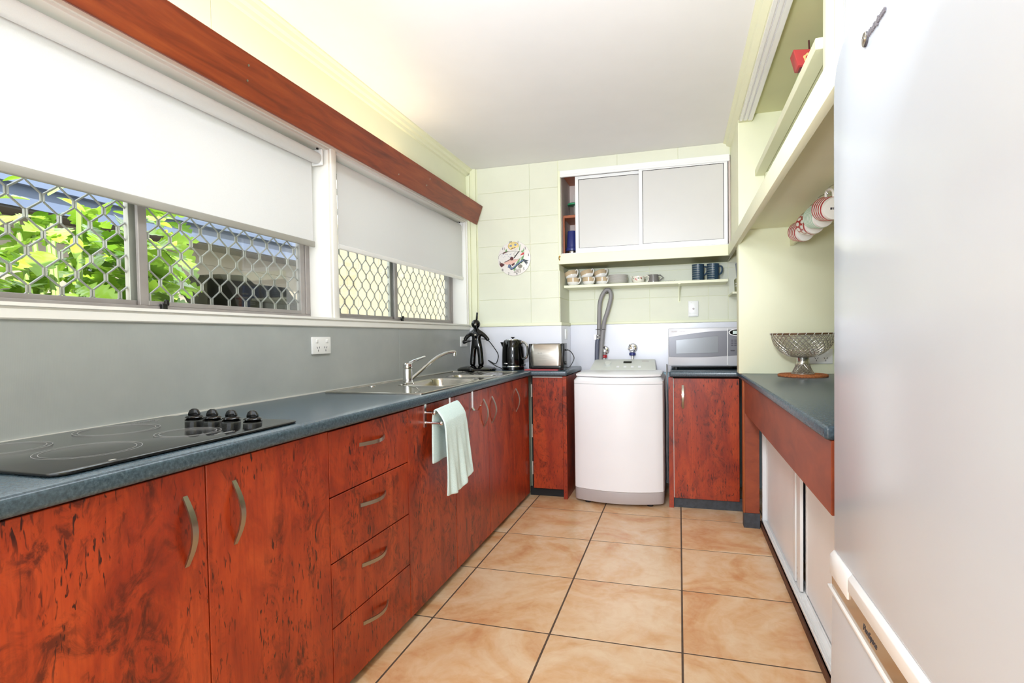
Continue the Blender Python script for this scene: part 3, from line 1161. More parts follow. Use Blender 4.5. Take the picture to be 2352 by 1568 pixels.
t = thing('mixer_tap', (-1.333, 2.465, ZT+.003), 'chrome single-lever mixer tap behind the sink bowl', 'tap')
tx, ty, tz = -1.335, 2.465, ZT+.003
MB().lathe([(.030, 0), (.030, .004), (.0235, .008), (.0235, .072), (.0225, .076)], (tx, ty, tz), 28).build('body', 'chrome', t)
lv = MB().lathe([(.0225, .078), (.0235, .080), (.0235, .100), (.018, .106), (.0001, .107)], (tx, ty, tz), 28)
lv.prism([(-.012, .094), (.012, .094), (.010, .101), (-.010, .101)], 'y', 0, .01)
lv.v[-8:] = []
lv.f[-6:] = []
lv.build('lever_cap', 'chrome', t)
m = MB()
m.tube([(tx, ty+.012, tz+.100), (tx+.002, ty+.06, tz+.112), (tx+.004, ty+.12, tz+.122), (tx+.005, ty+.185, tz+.131)], [.0105, .008, .0062, .005], 10)
m.build('lever', 'chrome', t)
sp = smooth_path([(tx+.010, ty+.018, tz+.022), (tx+.03, ty+.07, tz+.055), (tx+.055, ty+.14, tz+.098), (tx+.075, ty+.20, tz+.128), (tx+.095, ty+.26, tz+.146), (tx+.110, ty+.305, tz+.152), (tx+.119, ty+.332, tz+.150)], 6)
MB().tube(sp, .0085, 12).build('spout', 'chrome', t)
MB().lathe([(.0095, .006), (.0105, 0), (.0105, -.020), (.008, -.021)][::-1], (tx+.118, ty+.328, tz+.148), 16, (.05, .1, 1)).build('aerator', 'chrome', t)

# ================================================================== WASHING MACHINE
t = thing('washing_machine', (-.395, 3.78, 0), 'white top-loading washing machine with grey base between the back cabinets', 'washing machine')
def wplan(ins, back, top=0.):
    x0, x1 = -.692+ins, -.098-ins
    pts = []
    n = 18
    for i in range(n+1):
        u = i/n
        x = x0+.03+(x1-x0-.06)*u
        pts.append((x, 3.500+ins+.055*(2*u-1)**2))
    pts += [(x1-.008, 3.572+ins), (x1, 3.60+ins), (x1, back), (x0, back), (x0, 3.60+ins), (x0+.008, 3.572+ins)]
    return pts
MB().prism(wplan(0, 4.08), 'z', .098, .800).build('cabinet_body', 'washer_white', t, .002, 1)
MB().prism(wplan(.002, 4.08), 'z', .018, .097).build('base_band', 'washer_grey', t, .004, 2)
m = MB()
A = wplan(.0, 4.08)
B = wplan(.018, 4.07)
nA = len(A)
v = [(x, y, .802) for x, y in A] + [(x, y, .820) for x, y in A] + [(x, y, .843) for x, y in B]
f = [tuple(range(nA-1, -1, -1)), tuple(2*nA+i for i in range(nA))]
for r in (0, 1):
    f += [(r*nA+i, r*nA+(i+1) % nA, (r+1)*nA+(i+1) % nA, (r+1)*nA+i) for i in range(nA)]
m.add(v, f).build('top_deck', 'washer_white', t)
m = MB()
A = wplan(.012, 3.935)
B = wplan(.026, 3.93)
C = wplan(.020, 3.935)
v = [(x, y, .846) for x, y in C] + [(x, y, .852) for x, y in A] + [(x, y, .862) for x, y in A] + [(x, y, .870) for x, y in B]
f = [tuple(range(nA-1, -1, -1)), tuple(3*nA+i for i in range(nA))]
for r in (0, 1, 2):
    f += [(r*nA+i, r*nA+(i+1) % nA, (r+1)*nA+(i+1) % nA, (r+1)*nA+i) for i in range(nA)]
m.add(v, f).build('lid', 'washer_white', t)
cs = MB()
yb0, yb1 = 3.950, 4.045
v = [(-.640, yb0, .845), (-.160, yb0, .845), (-.160, yb0, .872), (-.640, yb0, .872), (-.612, yb1, .940), (-.172, yb1, .940), (-.172, yb1+.03, .940), (-.612, yb1+.03, .940), (-.640, yb1+.03, .845), (-.160, yb1+.03, .845)]
f = [(0, 1, 2, 3), (3, 2, 5, 4), (4, 5, 6, 7), (7, 6, 9, 8), (8, 9, 1, 0), (0, 3, 4, 7, 8), (1, 9, 6, 5, 2)]
con = cs.add(v, f).build('console', 'washer_console', t, .006, 2)
ax = Vector((0, -.068, .095)).normalized()
def onc(x, u, h=0.):
    return Vector((x, yb0+(yb1-yb0)*u, .872+.068*u)) + ax*h
MB().lathe([(.025, 0), (.025, .012), (.022, .018), (.0001, .019)], onc(-.510, .50), 24, ax).build('dial', 'washer_console', con)
def plate(x0, x1, u0, u1, h, name, mat):
    q = [onc(x0, u0, h), onc(x1, u0, h), onc(x1, u1, h), onc(x0, u1, h)]
    b = [onc(x0, u0, 0), onc(x1, u0, 0), onc(x1, u1, 0), onc(x0, u1, 0)]
    return MB().add(q+b, [(0, 1, 2, 3), (0, 4, 5, 1), (1, 5, 6, 2), (2, 6, 7, 3), (3, 7, 4, 0)]).build(name, mat, con)
plate(-.398, -.338, .62, .80, .002, 'display', 'black_gloss')
for k in range(4):
    plate(-.445+k*.052, -.425+k*.052, .18, .34, .0012, 'button', 'washer_white')
plate(-.265, -.215, .80, .86, .0006, 'badge', 'washer_grey')
for x in (-.60, -.19):
    for y in (3.58, 4.0):
        MB().lathe([(.02, 0), (.02, .018)], (x, y, 0), 12).build('foot', 'black_matt', t)

MB().tube(smooth_path([(-.088, 4.06, .90), (-.082, 3.80, .900), (-.080, 3.70, .87), (-.085, 3.66, .80), (-.081, 3.68, .60), (-.084, 3.72, .35), (-.082, 3.80, .10)], 6), .0055, 7).build('power_cord', 'hose_grey', t, recalc=False)

# drain hose looped above the washer and its hook
hs = thing('drain_hose', (-.55, 4.06, .9), 'grey ribbed drain hose looped up to a hook under the shelf', 'hose')
P = [(-.603, .90), (-.598, 1.057), (-.590, 1.10)]
MB().tube(smooth_path([(x, 4.06+.0*z, z) for x, z in P], 6), .0165, 12).build('hose', 'hose_blue', hs, recalc=False)
P2 = [(-.588, 1.095), (-.584, 1.135), (-.583, 1.205), (-.580, 1.29), (-.575, 1.365), (-.556, 1.426), (-.528, 1.462), (-.506, 1.463), (-.491, 1.432), (-.495, 1.387), (-.518, 1.302), (-.543, 1.225), (-.557, 1.131), (-.566, 1.04), (-.575, .93), (-.576, .90)]
MB().tube(smooth_path([(x, 4.062, z) for x, z in P2], 6), .0155, 12).build('hose', 'hose_grey', hs, recalc=False)
m = MB()
for z in (1.098, 1.122):
    m.tube([(-.591+.019*math.cos(a), 4.06+.019*math.sin(a), z) for a in [2*PI*k/16 for k in range(16)]], .004, 6, True)
m.box(-.618, -.600, 4.035, 4.050, 1.092, 1.128)
m.build('clamp', 'steel', hs)
m = MB()
m.tube([(-.572+.036*math.cos(a), 4.062+.019*math.sin(a), 1.166) for a in [2*PI*k/20 for k in range(20)]], .0022, 6, True)
m.build('cable_tie', 'black_plastic', hs)
m = MB().tube(smooth_path([(-.528, 4.045, 1.442), (-.522, 4.05, 1.437), (-.516, 4.08, 1.44), (-.516, 4.09, 1.470), (-.516, 4.08, 1.478)], 4), .003, 6)
m.build('hook', 'black_plastic', hs)

def wall_tap(x, z, colr, label):
    t = thing('wall_tap', (x, YN-.014, z), label, 'tap')
    y = YN-.014
    MB().lathe([(.036, 0), (.036, .004), (.028, .014), (.014, .018), (.014, .03), (.0001, .03)], (x, y, z), 28, (0, -1, 0)).build('flange', 'chrome', t)
    m = MB().lathe([(.016, 0), (.016, .05), (.013, .055), (.0001, .055)], (x-.004, y-.018, z), 16, (0, -1, 0))
    m.tube([(x-.004, y-.05, z), (x, y-.05, z-.03)], .012, 10)
    m.build('body', 'chrome', t)
    m = MB()
    for a in (.4, .4+PI/2):
        dx, dz = .026*math.cos(a), .026*math.sin(a)
        m.tube([(x-.008-dx, y-.066, z+.004-dz), (x-.008+dx, y-.066, z+.004+dz)], .005, 8)
    m.ball((x-.008, y-.07, z+.004), .011)
    m.build('cross_handle', 'chrome', t)
    MB().lathe([(.0001, 0), (.009, 0), (.008, .004), (.0001, .005)], (x-.008, y-.080, z+.004), 14, (0, -1, 0)).build('index', 'ceramic_beige', t)
    MB().lathe([(.019, 0), (.024, .004), (.024, .020), (.018, .024)], (x, y-.05, z-.055), 20).build('collar', colr, t)
    MB().tube([(x, y-.05, z-.054), (x, y-.05, z-.13)], .0085, 10).build('inlet_pipe', 'alu_light', t)
wall_tap(-.553, 1.005, 'red', 'chrome washer tap with a red collar, beside the grey hose')
wall_tap(-.340, 1.022, 'blue_plastic', 'chrome washer tap with a blue collar, right of the red one')

# ================================================================== WALL CUPBOARD AND SHELVES
t = thing('wall_cupboard', (-.25, 3.95, 1.64), 'white wall cupboard with two sliding doors above the washing machine', 'cupboard')
x0, x1 = -.812, .322
box('back_board', 'interior_cream', x0, x1, 4.15, 4.165, 1.712, 2.29, t)
box('side_board', 'interior_cream', x0-.018, x0-.002, YB+.006, 4.165, 1.712, 2.30, t)
box('side_board', 'interior_cream', x1, x1+.012, YB+.006, 4.165, 1.712, 2.30, t)
box('top_board', 'shelf_brown', x0, x1, YB+.02, 4.165, 2.288, 2.302, t)
box('bottom_board', 'olive', -.834, x1+.01, YB, 4.168, 1.642, 1.655, t)
box('bottom_board', 'shelf_brown', x0, x1, YB+.03, 4.165, 1.700, 1.7155, t)
box('fascia', 'wall_cream_smooth', -.836, .318, YB-.016, YB, 1.640, 1.712, t, .002, 1)
box('side_trim', 'wall_cream_smooth', -.836, x0-.004, YB-.014, YB+.006, 1.712, 2.31, t, .002, 1)
box('shelf', 'shelf_brown', x0, x1, YB+.06, 4.15, 1.985, 2.004, t)
box('upright', 'shelf_brown', -.770, -.752, 4.12, 4.15, 1.7155, 1.985, t)
box('upright', 'shelf_brown', x0, x0+.010, YB+.055, YB+.075, 1.7155, 1.985, t)
m = MB().box(x0-.004, x1+.006, YB-.022, YB+.045, 2.276, 2.306)
m.box(x0-.004, x1+.006, YB-.022, YB-.019, 2.262, 2.276).box(x0-.004, x1+.006, YB+.004, YB+.007, 2.266, 2.276)
m.build('top_track', 'white_gloss', t, .001, 1)
m = MB().box(x0, x1, YB-.016, YB+.04, 1.712, 1.7165)
m.build('bottom_track', 'white_gloss', t)
def sdoor(a, b, y, zt):
    d = box('door', 'door_panel', a+.022, b-.022, y+.004, y+.012, 1.745, zt-.024, t)
    z0, z1 = 1.718, zt
    for (p, q, r, s) in ((a, a+.024, z0, z1), (b-.024, b, z0, z1), (a+.024, b-.024, z0, 1.752), (a+.024, b-.024, z1-.022, z1)):
        box('door_frame', 'white_gloss', p, q, y, y+.016, r, s, d, .001, 1)
    for (p, q, r, s) in ((a+.024, a+.027, 1.752, z1-.022), (b-.027, b-.024, 1.752, z1-.022), (a+.024, b-.024, 1.752, 1.754), (a+.024, b-.024, z1-.025, z1-.022)):
        box('gap', 'dark_gap', p, q, y+.002, y+.0042, r, s, d)
sdoor(-.714, -.236, YB+.014, 2.266)
sdoor(-.262, .316, YB-.012, 2.276)

def lathe_thing(name, loc, prof, mat, label, cat, group=None, n=28):
    t = thing(name, loc, label, cat, group)
    MB().lathe(prof, loc, n).build('body', mat, t)
    return t
t = thing('tumbler', (-.755, 3.925, 1.7165), 'blue tumbler upside down on a steel base in the open wall cupboard', 'tumbler')
MB().lathe([(.036, 0), (.037, .002), (.037, .030), (.036, .032)], (-.755, 3.925, 1.7165), 28).build('base', 'steel', t)
MB().lathe([(.046, .030), (.047, .034), (.046, .050), (.040, .056), (.033, .170), (.030, .176), (.0001, .177)], (-.755, 3.925, 1.7165), 28).build('cup', 'blue_plastic', t)
t = thing('drinking_cup', (-.742, 3.95, 2.004), 'clear cup with green lid and straw in the open wall cupboard', 'cup')
MB().lathe([(.034, 0), (.044, .085), (.042, .085), (.032, .002), (.0001, .002)], (-.742, 3.95, 2.004), 24).build('cup', 'clear_plastic', t)
MB().lathe([(.0001, .098), (.036, .098), (.048, .092), (.048, .082), (.044, .081), (.0001, .081)], (-.742, 3.95, 2.004), 28).build('lid', 'green_lid', t)
MB().tube([(-.738, 3.95, 2.02), (-.742, 3.95, 2.165)], .0028, 8).build('straw', 'caulk', t)

t = thing('brass_hook', (-.826, YB-.02, 1.687), 'small brass hook at the lower left corner of the wall cupboard', 'hook')
m = MB().lathe([(.0001, 0), (.007, 0), (.006, .003), (.0001, .003)], (-.826, YB-.016, 1.695), 14, (0, -1, 0))
m.tube(smooth_path([(-.826, YB-.018, 1.695), (-.826, YB-.036, 1.692), (-.826, YB-.040, 1.676), (-.826, YB-.028, 1.668), (-.826, YB-.020, 1.676)], 5), .003, 8)
m.build('hook', 'brass', t)

t = thing('wall_shelf', (-.25, 4.05, 1.478), 'cream open shelf of crockery under the wall cupboard', 'shelf')
SZ = 1.497
box('board', 'wall_cream_smooth', -.822, .326, 3.932, YN-.006, 1.478, SZ, t, .0015, 1)
m = MB().box(-.004, .012, YN-.24, YN-.006, 1.474, 1.478).box(-.004, .012, YN-.010, YN-.004, 1.36, 1.478)
m.tube([(.004, YN-.012, 1.37), (.004, YN-.10, 1.44), (.004, YN-.19, 1.475)], .004, 6)
m.build('bracket', 'wall_cream_smooth', t)

# teacups: three stacks of two
def cup_at(loc, label):
    t = thing('teacup', (0, 0, 0), label, 'teacup', 'beige and white teacups on the shelf')
    MB().lathe([(.024, 0), (.026, .001), (.038, .010), (.045, .022), (.0468, .030), (.0445, .030), (.036, .013), (.02, .006), (.0001, .006)], (0, 0, 0), 32).build('cup', 'ceramic', t)
    MB().lathe([(.0470, .030), (.0488, .044), (.0490, .060), (.0475, .061), (.0465, .060), (.0462, .044), (.0445, .030)], (0, 0, 0), 32, closed=True).build('band', 'ceramic_beige', t)
    MB().tube(smooth_path([(.047, 0, .052), (.060, 0, .058), (.068, 0, .048), (.064, 0, .032), (.052, 0, .018), (.041, 0, .014)], 4), .0042, 8).build('handle', 'ceramic', t)
    t.location = loc
    return t
cy = 4.02
stacks = ((-.768, 'in the left stack'), (-.650, 'in the middle stack'), (-.553, 'in the right stack beside the plates'))
first = None
for sx, where in stacks:
    lo, hi = 'beige and white teacup at the bottom '+where, 'beige and white teacup tilted on top '+where
    yy = cy+(.035 if sx > -.6 else 0)
    if first is None:
        first = cup_at((sx, yy, SZ), lo)
    else:
        dup(first, (sx, yy, SZ), lo, rot=(0, 0, -.75))
    dup(first, (sx-.004, yy, SZ+.049), hi, rot=(0, -.30, -.55))
first.rotation_euler = (0, 0, -.45)

pl0 = None
names = ['bottom', 'second lowest', 'third lowest', 'fourth lowest', 'fourth from the top', 'third from the top', 'second from the top', 'top']
for k in range(8):
    lab = 'white saucer, %s of the stack beside the teacups' % names[k]
    if pl0 is None:
        pl0 = thing('saucer', (-.432, cy, SZ), lab, 'saucer', 'stacked saucers')
        MB().lathe([(.040, 0), (.042, .001), (.046, .004), (.066, .009), (.0735, .0115), (.074, .0125), (.0725, .013), (.05, .0075), (.0001, .006)], (-.432, cy, SZ), 36).build('plate', 'ceramic', pl0)
    else:
        dup(pl0, (-.432+random.uniform(-.0015, .0015), cy+random.uniform(-.001, .001), SZ+k*.0078), lab)

t = thing('cream_jug', (-.285, cy, SZ), 'small floral cream jug with looped handle on the shelf', 'jug')
MB().lathe([(.030, 0), (.032, .001), (.043, .014), (.047, .030), (.044, .046), (.045, .052), (.043, .052), (.042, .046), (.044, .030), (.036, .012), (.0001, .006)], (-.285, cy, SZ), 32).build('body', 'ceramic_cream', t)
MB().add([(-.325, cy-.012, SZ+.051), (-.325, cy+.012, SZ+.051), (-.345, cy, SZ+.056), (-.328, cy, SZ+.036)], [(0, 2, 3), (2, 1, 3), (0, 1, 2)]).build('spout', 'ceramic_cream', t)
MB().tube(smooth_path([(-.243, cy, SZ+.044), (-.225, cy, SZ+.056), (-.208, cy, SZ+.044), (-.214, cy, SZ+.02), (-.232, cy, SZ+.006), (-.252, cy, SZ+.012)], 4), .0042, 8).build('handle', 'ceramic_cream', t)
for k, (a, z, c, r) in enumerate(((-2.3, .034, 'leaf_green_print', .004), (-1.95, .030, 'pink', .007), (-1.75, .024, 'pink', .006), (-1.65, .036, 'pink', .004), (-1.45, .035, 'leaf_green_print', .006), (-1.05, .036, 'mug_red', .006), (-.95, .030, 'leaf_green_print', .004))):
    rr = .0462 if z > .026 else .0452
    c0 = Vector((-.285+rr*math.cos(a), cy+rr*math.sin(a), SZ+z))
    MB().lathe([(r, 0), (r*.7, .0016), (.0001, .002)], c0, 8, (math.cos(a), math.sin(a), 0)).build('flower', c, t)

t = thing('grey_jug', (-.178, cy+.02, SZ), 'dark grey jug with an angular handle on the shelf', 'jug')
MB().lathe([(.038, 0), (.040, .002), (.041, .012), (.037, .045), (.036, .062), (.034, .062), (.034, .045), (.037, .014), (.0001, .006)], (-.178, cy+.02, SZ), 32).build('body', 'grey_glaze', t)
MB().tube([(-.144, cy+.02, SZ+.056), (-.130, cy+.02, SZ+.058), (-.108, cy+.02, SZ+.038), (-.140, cy+.02, SZ+.014)], .0042, 8).build('handle', 'grey_glaze', t)
MB().add([(-.206, cy+.005, SZ+.061), (-.206, cy+.035, SZ+.061), (-.226, cy+.02, SZ+.063), (-.210, cy+.02, SZ+.044)], [(0, 2, 3), (2, 1, 3), (0, 1, 2)]).build('spout', 'grey_glaze', t)

t = thing('glass_dish', (-.05, cy, SZ), 'flat clear dish lying right of the grey jug on the shelf', 'dish')
m = MB().prism(rrect(-.102, .002, cy-.03, cy+.03, .012), 'z', SZ, SZ+.004)
m.box(-.095, -.02, cy-.028, cy-.024, SZ+.004, SZ+.012).box(-.095, .0, cy+.024, cy+.028, SZ+.004, SZ+.012)
m.build('dish', 'clear_plastic', t)

mg = thing('blue_mug', (.132, cy, SZ), 'left tall blue mug with ribbed bands on the shelf', 'mug', 'tall blue mugs')
MB().lathe([(.038, 0), (.040, .003), (.041, .11), (.042, .117), (.039, .117), (.038, .006), (.0001, .006)], (.132, cy, SZ), 32).build('body', 'mug_blue', mg)
MB().tube(smooth_path([(.170, cy, SZ+.100), (.190, cy, SZ+.096), (.194, cy, SZ+.072), (.186, cy, SZ+.050), (.168, cy, SZ+.040)], 4), .006, 8).build('handle', 'mug_blue', mg)
for k in range(7):
    m = MB()
    z = SZ+.008+k*.0155
    a0, a1 = -2.9, -1.35
    nn = 12
    v = []
    for i in range(nn+1):
        a = a0+(a1-a0)*i/nn
        for r, dz in ((.0400, 0), (.0425, .0), (.0425, .004), (.0400, .004)):
            v.append((.132+r*math.cos(a), cy+r*math.sin(a), z+dz))
    f = [(i*4+q, i*4+(q+1) % 4, i*4+4+(q+1) % 4, i*4+4+q) for i in range(nn) for q in range(4)]
    f += [(3, 2, 1, 0), (nn*4, nn*4+1, nn*4+2, nn*4+3)]
    m.add(v, f).build('band', 'mug_band', mg)
dup(mg, (.232, cy, SZ), 'right tall blue mug with ribbed bands at the shelf end')

# little shelf in the right-hand recess with packets
t = thing('corner_shelf', (.6, 4.0, 1.39), 'small cream shelf in the recess behind the right wall end', 'shelf')
box('board', 'wall_cream_smooth', .346, .86, 3.86, YN-.006, 1.388, 1.402, t, .0015, 1)
def packet(name, x, y, w, th, h, mat, label, tilt=0., lab2=None):
    t = thing(name, (x, y, 1.402), label, 'book')
    MB().box(-th/2, th/2, -w/2, w/2, 0, h).xform(Matrix.Translation((x, y, 1.402)) @ Matrix.Rotation(tilt, 4, 'Y')).build('cover', mat, t, .002, 1)
    MB().box(-th/2-.0008, th/2+.0008, -w/2-.0006, -w/2+.05, h*.45, h*.52).box(-th/2-.0008, th/2+.0008, -w/2-.0006, -w/2+.05, h*.62, h*.68).xform(Matrix.Translation((x, y, 1.402)) @ Matrix.Rotation(tilt, 4, 'Y')).build('stripe', lab2 or 'caulk', t)
    return t
packet('book', .412, 4.00, .18, .020, .215, 'book_blue', 'blue book leaning at the end of the small recess shelf', -.07)
packet('book', .440, 3.99, .16, .018, .12, 'orange', 'orange paperback behind the blue book on the small recess shelf', .0, 'sun_yellow')
packet('book', .388, 4.03, .10, .014, .10, 'olive', 'thin olive notebook in front of the blue book', -.04)
packet('book', .468, 3.99, .17, .026, .20, 'caulk', 'white ring binder beside the orange paperback', .0, 'red')

# ================================================================== ELECTRICS
def outlet(loc, face, w, h, label, kind):
    """face: 'x' looks along +x, 'y' looks along -y"""
    t = thing('power_outlet' if kind != 'blank' else 'wall_plate', loc, label, 'outlet' if kind != 'blank' else 'wall plate')
    L = Vector(loc)
    if face == 'x':
        ux, uz, un = Vector((0, 1, 0)), Vector((0, 0, 1)), Vector((1, 0, 0))
    else:
        ux, uz, un = Vector((1, 0, 0)), Vector((0, 0, 1)), Vector((0, -1, 0))
    mt = Matrix((ux, uz, un)).transposed().to_4x4()
    mt.translation = L
    def bx(name, mat, a, b, c, d, e, f, par, bev=.002):
        return MB().box(a, b, c, d, e, f).xform(mt).build(name, mat, par, bev, 2)
    p = bx('plate', 'white_plastic', -w/2, w/2, -h/2, h/2, 0, .010, t, .003)
    if kind == 'double':
        for sx in (-1, 1):
            bx('switch', 'white_plastic', sx*w*.27-.008, sx*w*.27+.008, h*.16, h*.36, .010, .0135, p)
            cx = sx*w*.20
            for (dx, dz, a) in ((-.007, 0, .5), (.007, 0, -.5), (0, -.013, 0)):
                q = Matrix.Translation((cx+dx, -h*.12+dz, .010)) @ Matrix.Rotation(a, 4, 'Z')
                MB().box(-.0014, .0014, -.0045, .0045, 0, .0006).xform(mt @ q).build('slot', 'ink', p)
    elif kind == 'single':
        bx('switch', 'white_plastic', w*.12, w*.30, h*.1, h*.3, .010, .0135, p)
    elif kind == 'blank':
        MB().lathe([(.008, 0), (.008, .004), (.0001, .005)], (0, 0, .010), 16).xform(mt).build('button', 'washer_grey', p)
        bx('bead', 'white_plastic', -w*.42, w*.42, -h*.44, -h*.34, .010, .012, p, .001)
        bx('bead', 'white_plastic', -w*.42, -w*.18, h*.36, h*.44, .010, .012, p, .001)
    return t
outlet((XW+.007, 2.045, 1.093), 'x', .128, .076, 'white double power point on the grey splashback above the hob', 'double')
outlet((XW+.007, 3.690, 1.091), 'x', .120, .074, 'white double power point in the back corner behind the figurine', 'single')
outlet((.102, YN-.006, 1.308), 'y', .072, .116, 'white wall plate with round centre above the microwave', 'blank')
outlet((.765, 3.36, .985), 'y', .118, .085, 'white double power point behind the wire bowl', 'double')
outlet((-.822, 3.965, 1.135), 'x', .060, .078, 'white power point on the return wall beside the toaster', 'single')

# ================================================================== APPLIANCES ON THE WORKTOP
t = thing('microwave', (.17, 3.9, ZT), 'silver microwave oven on the right back worktop', 'microwave')
mx0, mx1, my, mz0, mz1 = -.071, .425, 3.72, .914, 1.160
box('body', 'micro_silver', mx0+.004, mx1, my+.012, my+.37, mz0, mz1, t, .006, 2)
fr = box('front', 'micro_silver', mx0, mx1+.002, my, my+.014, mz0-.004, mz1+.001, t, .005, 2)
def arch(xa, xb, ztop, zbot, n=16):
    pts = []
    for i in range(n+1):
        u = i/n
        x = xa+(xb-xa)*u
        pts.append((x, zbot(u)))
    for i in range(n, -1, -1):
        u = i/n
        x = xa+(xb-xa)*u
        pts.append((x, ztop(u)))
    return pts
md = MB().prism(arch(mx0+.003, .300, lambda u: 1.102+.038*math.sin(u*PI/2), lambda u: .972-.006*math.sin(u*PI)+.004*u), 'y', my-.003, my+.002).build('door_glass', 'micro_door', t, .001, 1)
MB().prism(arch(mx0+.050, .246, lambda u: 1.083+.024*u, lambda u: .991+.006*u), 'y', my-.0045, my-.002).build('window', 'micro_window', md, .001, 1)
box('divider', 'white_gloss', .300, .304, my-.003, my+.002, mz0+.004, mz1-.006, t)
cp = MB().prism(arch(.305, mx1, lambda u: 1.146, lambda u: .975+.010*u), 'y', my-.003, my+.002).build('control_panel', 'micro_door', t, .001, 1)
def disc(cx, cz, rx, rz, y0, y1, name, mat, par):
    return MB().prism([(cx+rx*math.cos(a), cz+rz*math.sin(a)) for a in [2*PI*k/32 for k in range(32)]], 'y', y0, y1).build(name, mat, par)
disc(.362, 1.128, .053, .0235, my-.005, my-.002, 'bezel', 'white_gloss', cp)
disc(.362, 1.128, .047, .0185, my-.006, my-.004, 'bezel', 'black_gloss', cp)
box('display', 'lcd', .334, .392, my-.0068, my-.005, 1.118, 1.139, cp)
for r in range(4):
    for c in range(4):
        box('key', 'ink', .324+c*.019, .338+c*.019, my-.0048, my-.002, 1.075-r*.0115, 1.081-r*.0115, cp)
for c in range(2):
    box('key', 'ink', .320+c*.042, .346+c*.042, my-.0048, my-.002, 1.006, 1.014, cp, .002, 2)
text('logo', 'SHARP', .0125, 'washer_grey', t, (mx0+.022, my-.001, 1.136), (1, 0, 0), (0, 0, 1), .0004, .0004)
text('logo', 'Carousel', .0100, 'washer_grey', t, (mx0+.074, my-.001, 1.1365), (1, 0, 0), (0, 0, 1), .0003)
for x in (mx0+.05, mx1-.05):
    for y in (my+.05, my+.32):
        MB().lathe([(.016, 0), (.016, mz0-ZT)], (x, y, ZT), 14).build('foot', 'black_plastic', t)
box('underside', 'black_plastic', mx0+.02, mx1-.02, my+.02, my+.36, mz0-.012, mz0+.004, t)

t = thing('kettle', (-1.152, 3.69, ZT), 'glossy black electric kettle with chrome handle in the back corner', 'kettle')
kx, ky = -1.152, 3.69
MB().lathe([(.080, 0), (.082, .003), (.081, .018), (.0001, .018)], (kx, ky, ZT), 36).build('base', 'black_gloss', t)
MB().lathe([(.0805, .018), (.0815, .020), (.0815, .028), (.0805, .030)], (kx, ky, ZT), 36).build('band', 'chrome', t)
MB().lathe([(.0805, .030), (.081, .034), (.080, .10), (.0765, .16), (.0705, .195), (.062, .212), (.0001, .212)], (kx, ky, ZT), 36).build('body', 'black_gloss', t)
MB().lathe([(.055, .212), (.054, .217), (.040, .2205), (.0001, .222)], (kx, ky, ZT), 32).build('lid', 'chrome', t)
m = MB().lathe([(.006, .222), (.006, .226), (.014, .230), (.015, .234), (.011, .235), (.0001, .232)], (kx, ky, ZT), 18)
m.build('lid_knob', 'black_gloss', t)
m = MB().add([(kx-.070, ky-.022, ZT+.198), (kx-.070, ky+.022, ZT+.198), (kx-.094, ky-.004, ZT+.199), (kx-.094, ky+.004, ZT+.199), (kx-.074, ky-.01, ZT+.155), (kx-.074, ky+.01, ZT+.155)], [(0, 2, 3, 1), (0, 4, 2), (2, 4, 5, 3), (3, 5, 1), (0, 1, 5, 4)])
m.build('spout', 'black_gloss', t)
hp = smooth_path([(kx+.064, ky-.01, ZT+.196), (kx+.092, ky-.014, ZT+.192), (kx+.112, ky-.018, ZT+.165), (kx+.115, ky-.018, ZT+.12), (kx+.104, ky-.017, ZT+.088), (kx+.080, ky-.012, ZT+.078)], 5)
MB().tube(hp, .0085, 10).build('handle', 'chrome', t)
MB().box(kx+.078, kx+.100, ky-.03, ky-.015, ZT+.030, ZT+.040).build('switch', 'black_plastic', t, .003)
MB().ball((kx-.030, ky-.0755, ZT+.046), .016, .006, .007).build('window', 'chrome', t)
cd = MB().tube(smooth_path([(-1.465, 3.67, 1.095), (-1.41, 3.67, 1.108), (-1.35, 3.70, 1.10), (-1.30, 3.71, 1.04), (-1.272, 3.71, .99), (-1.285, 3.72, .94), (-1.31, 3.74, .925), (-1.36, 3.74, .950), (-1.30, 3.73, .910), (-1.245, 3.71, .892), (-1.225, 3.70, .890)], 6), .0034, 7)
cd.build('cord', 'black_plastic', t, recalc=False)
m = MB().lathe([(.013, 0), (.015, .006), (.013, .022), (.007, .034), (.0045, .060), (.0001, .061)], (XW+.018, 3.668, 1.088), 14, (1, 0, .12))
m.build('plug', 'black_plastic', t)

tag(box('chopping_board', 'red_board', -1.040, -.800, 3.585, 3.780, ZT, ZT+.007, None, .002, 1), 'thin red chopping board under the toaster', 'board')
t = thing('toaster', (-.885, 3.70, ZT+.007), 'brushed steel two-slot toaster with black ends on the red board', 'toaster')
ox0, ox1, oy0, oy1, oz = -1.018, -.765, 3.610, 3.770, ZT+.007
def obar(xa, xb, ins, z0, z1):
    return rrect(xa, xb, oy0+ins, oy1-ins, .03, 6)
bp = MB()
prof = [(0.0, .024), (-.006, .10), (0.002, .165), (.010, .176)]
rg = []
for ins, z in prof:
    rg.append([(x, y, oz+z) for x, y in rrect(ox0+.012+ins*.6, ox1-.012-ins*.6, oy0+ins, oy1-ins, .035, 6)])
nn = len(rg[0])
v = [p for q in rg for p in q]
f = [(i*nn+k, i*nn+(k+1) % nn, (i+1)*nn+(k+1) % nn, (i+1)*nn+k) for i in range(len(rg)-1) for k in range(nn)]
f += [tuple(range(nn-1, -1, -1)), tuple((len(rg)-1)*nn+k for k in range(nn))]
bp.add(v, f).build('body', 'brushed', t)
MB().prism(rrect(ox0, ox1, oy0-.002, oy1+.002, .03, 6), 'z', oz+.004, oz+.026).build('base', 'black_plastic', t, .004, 2)
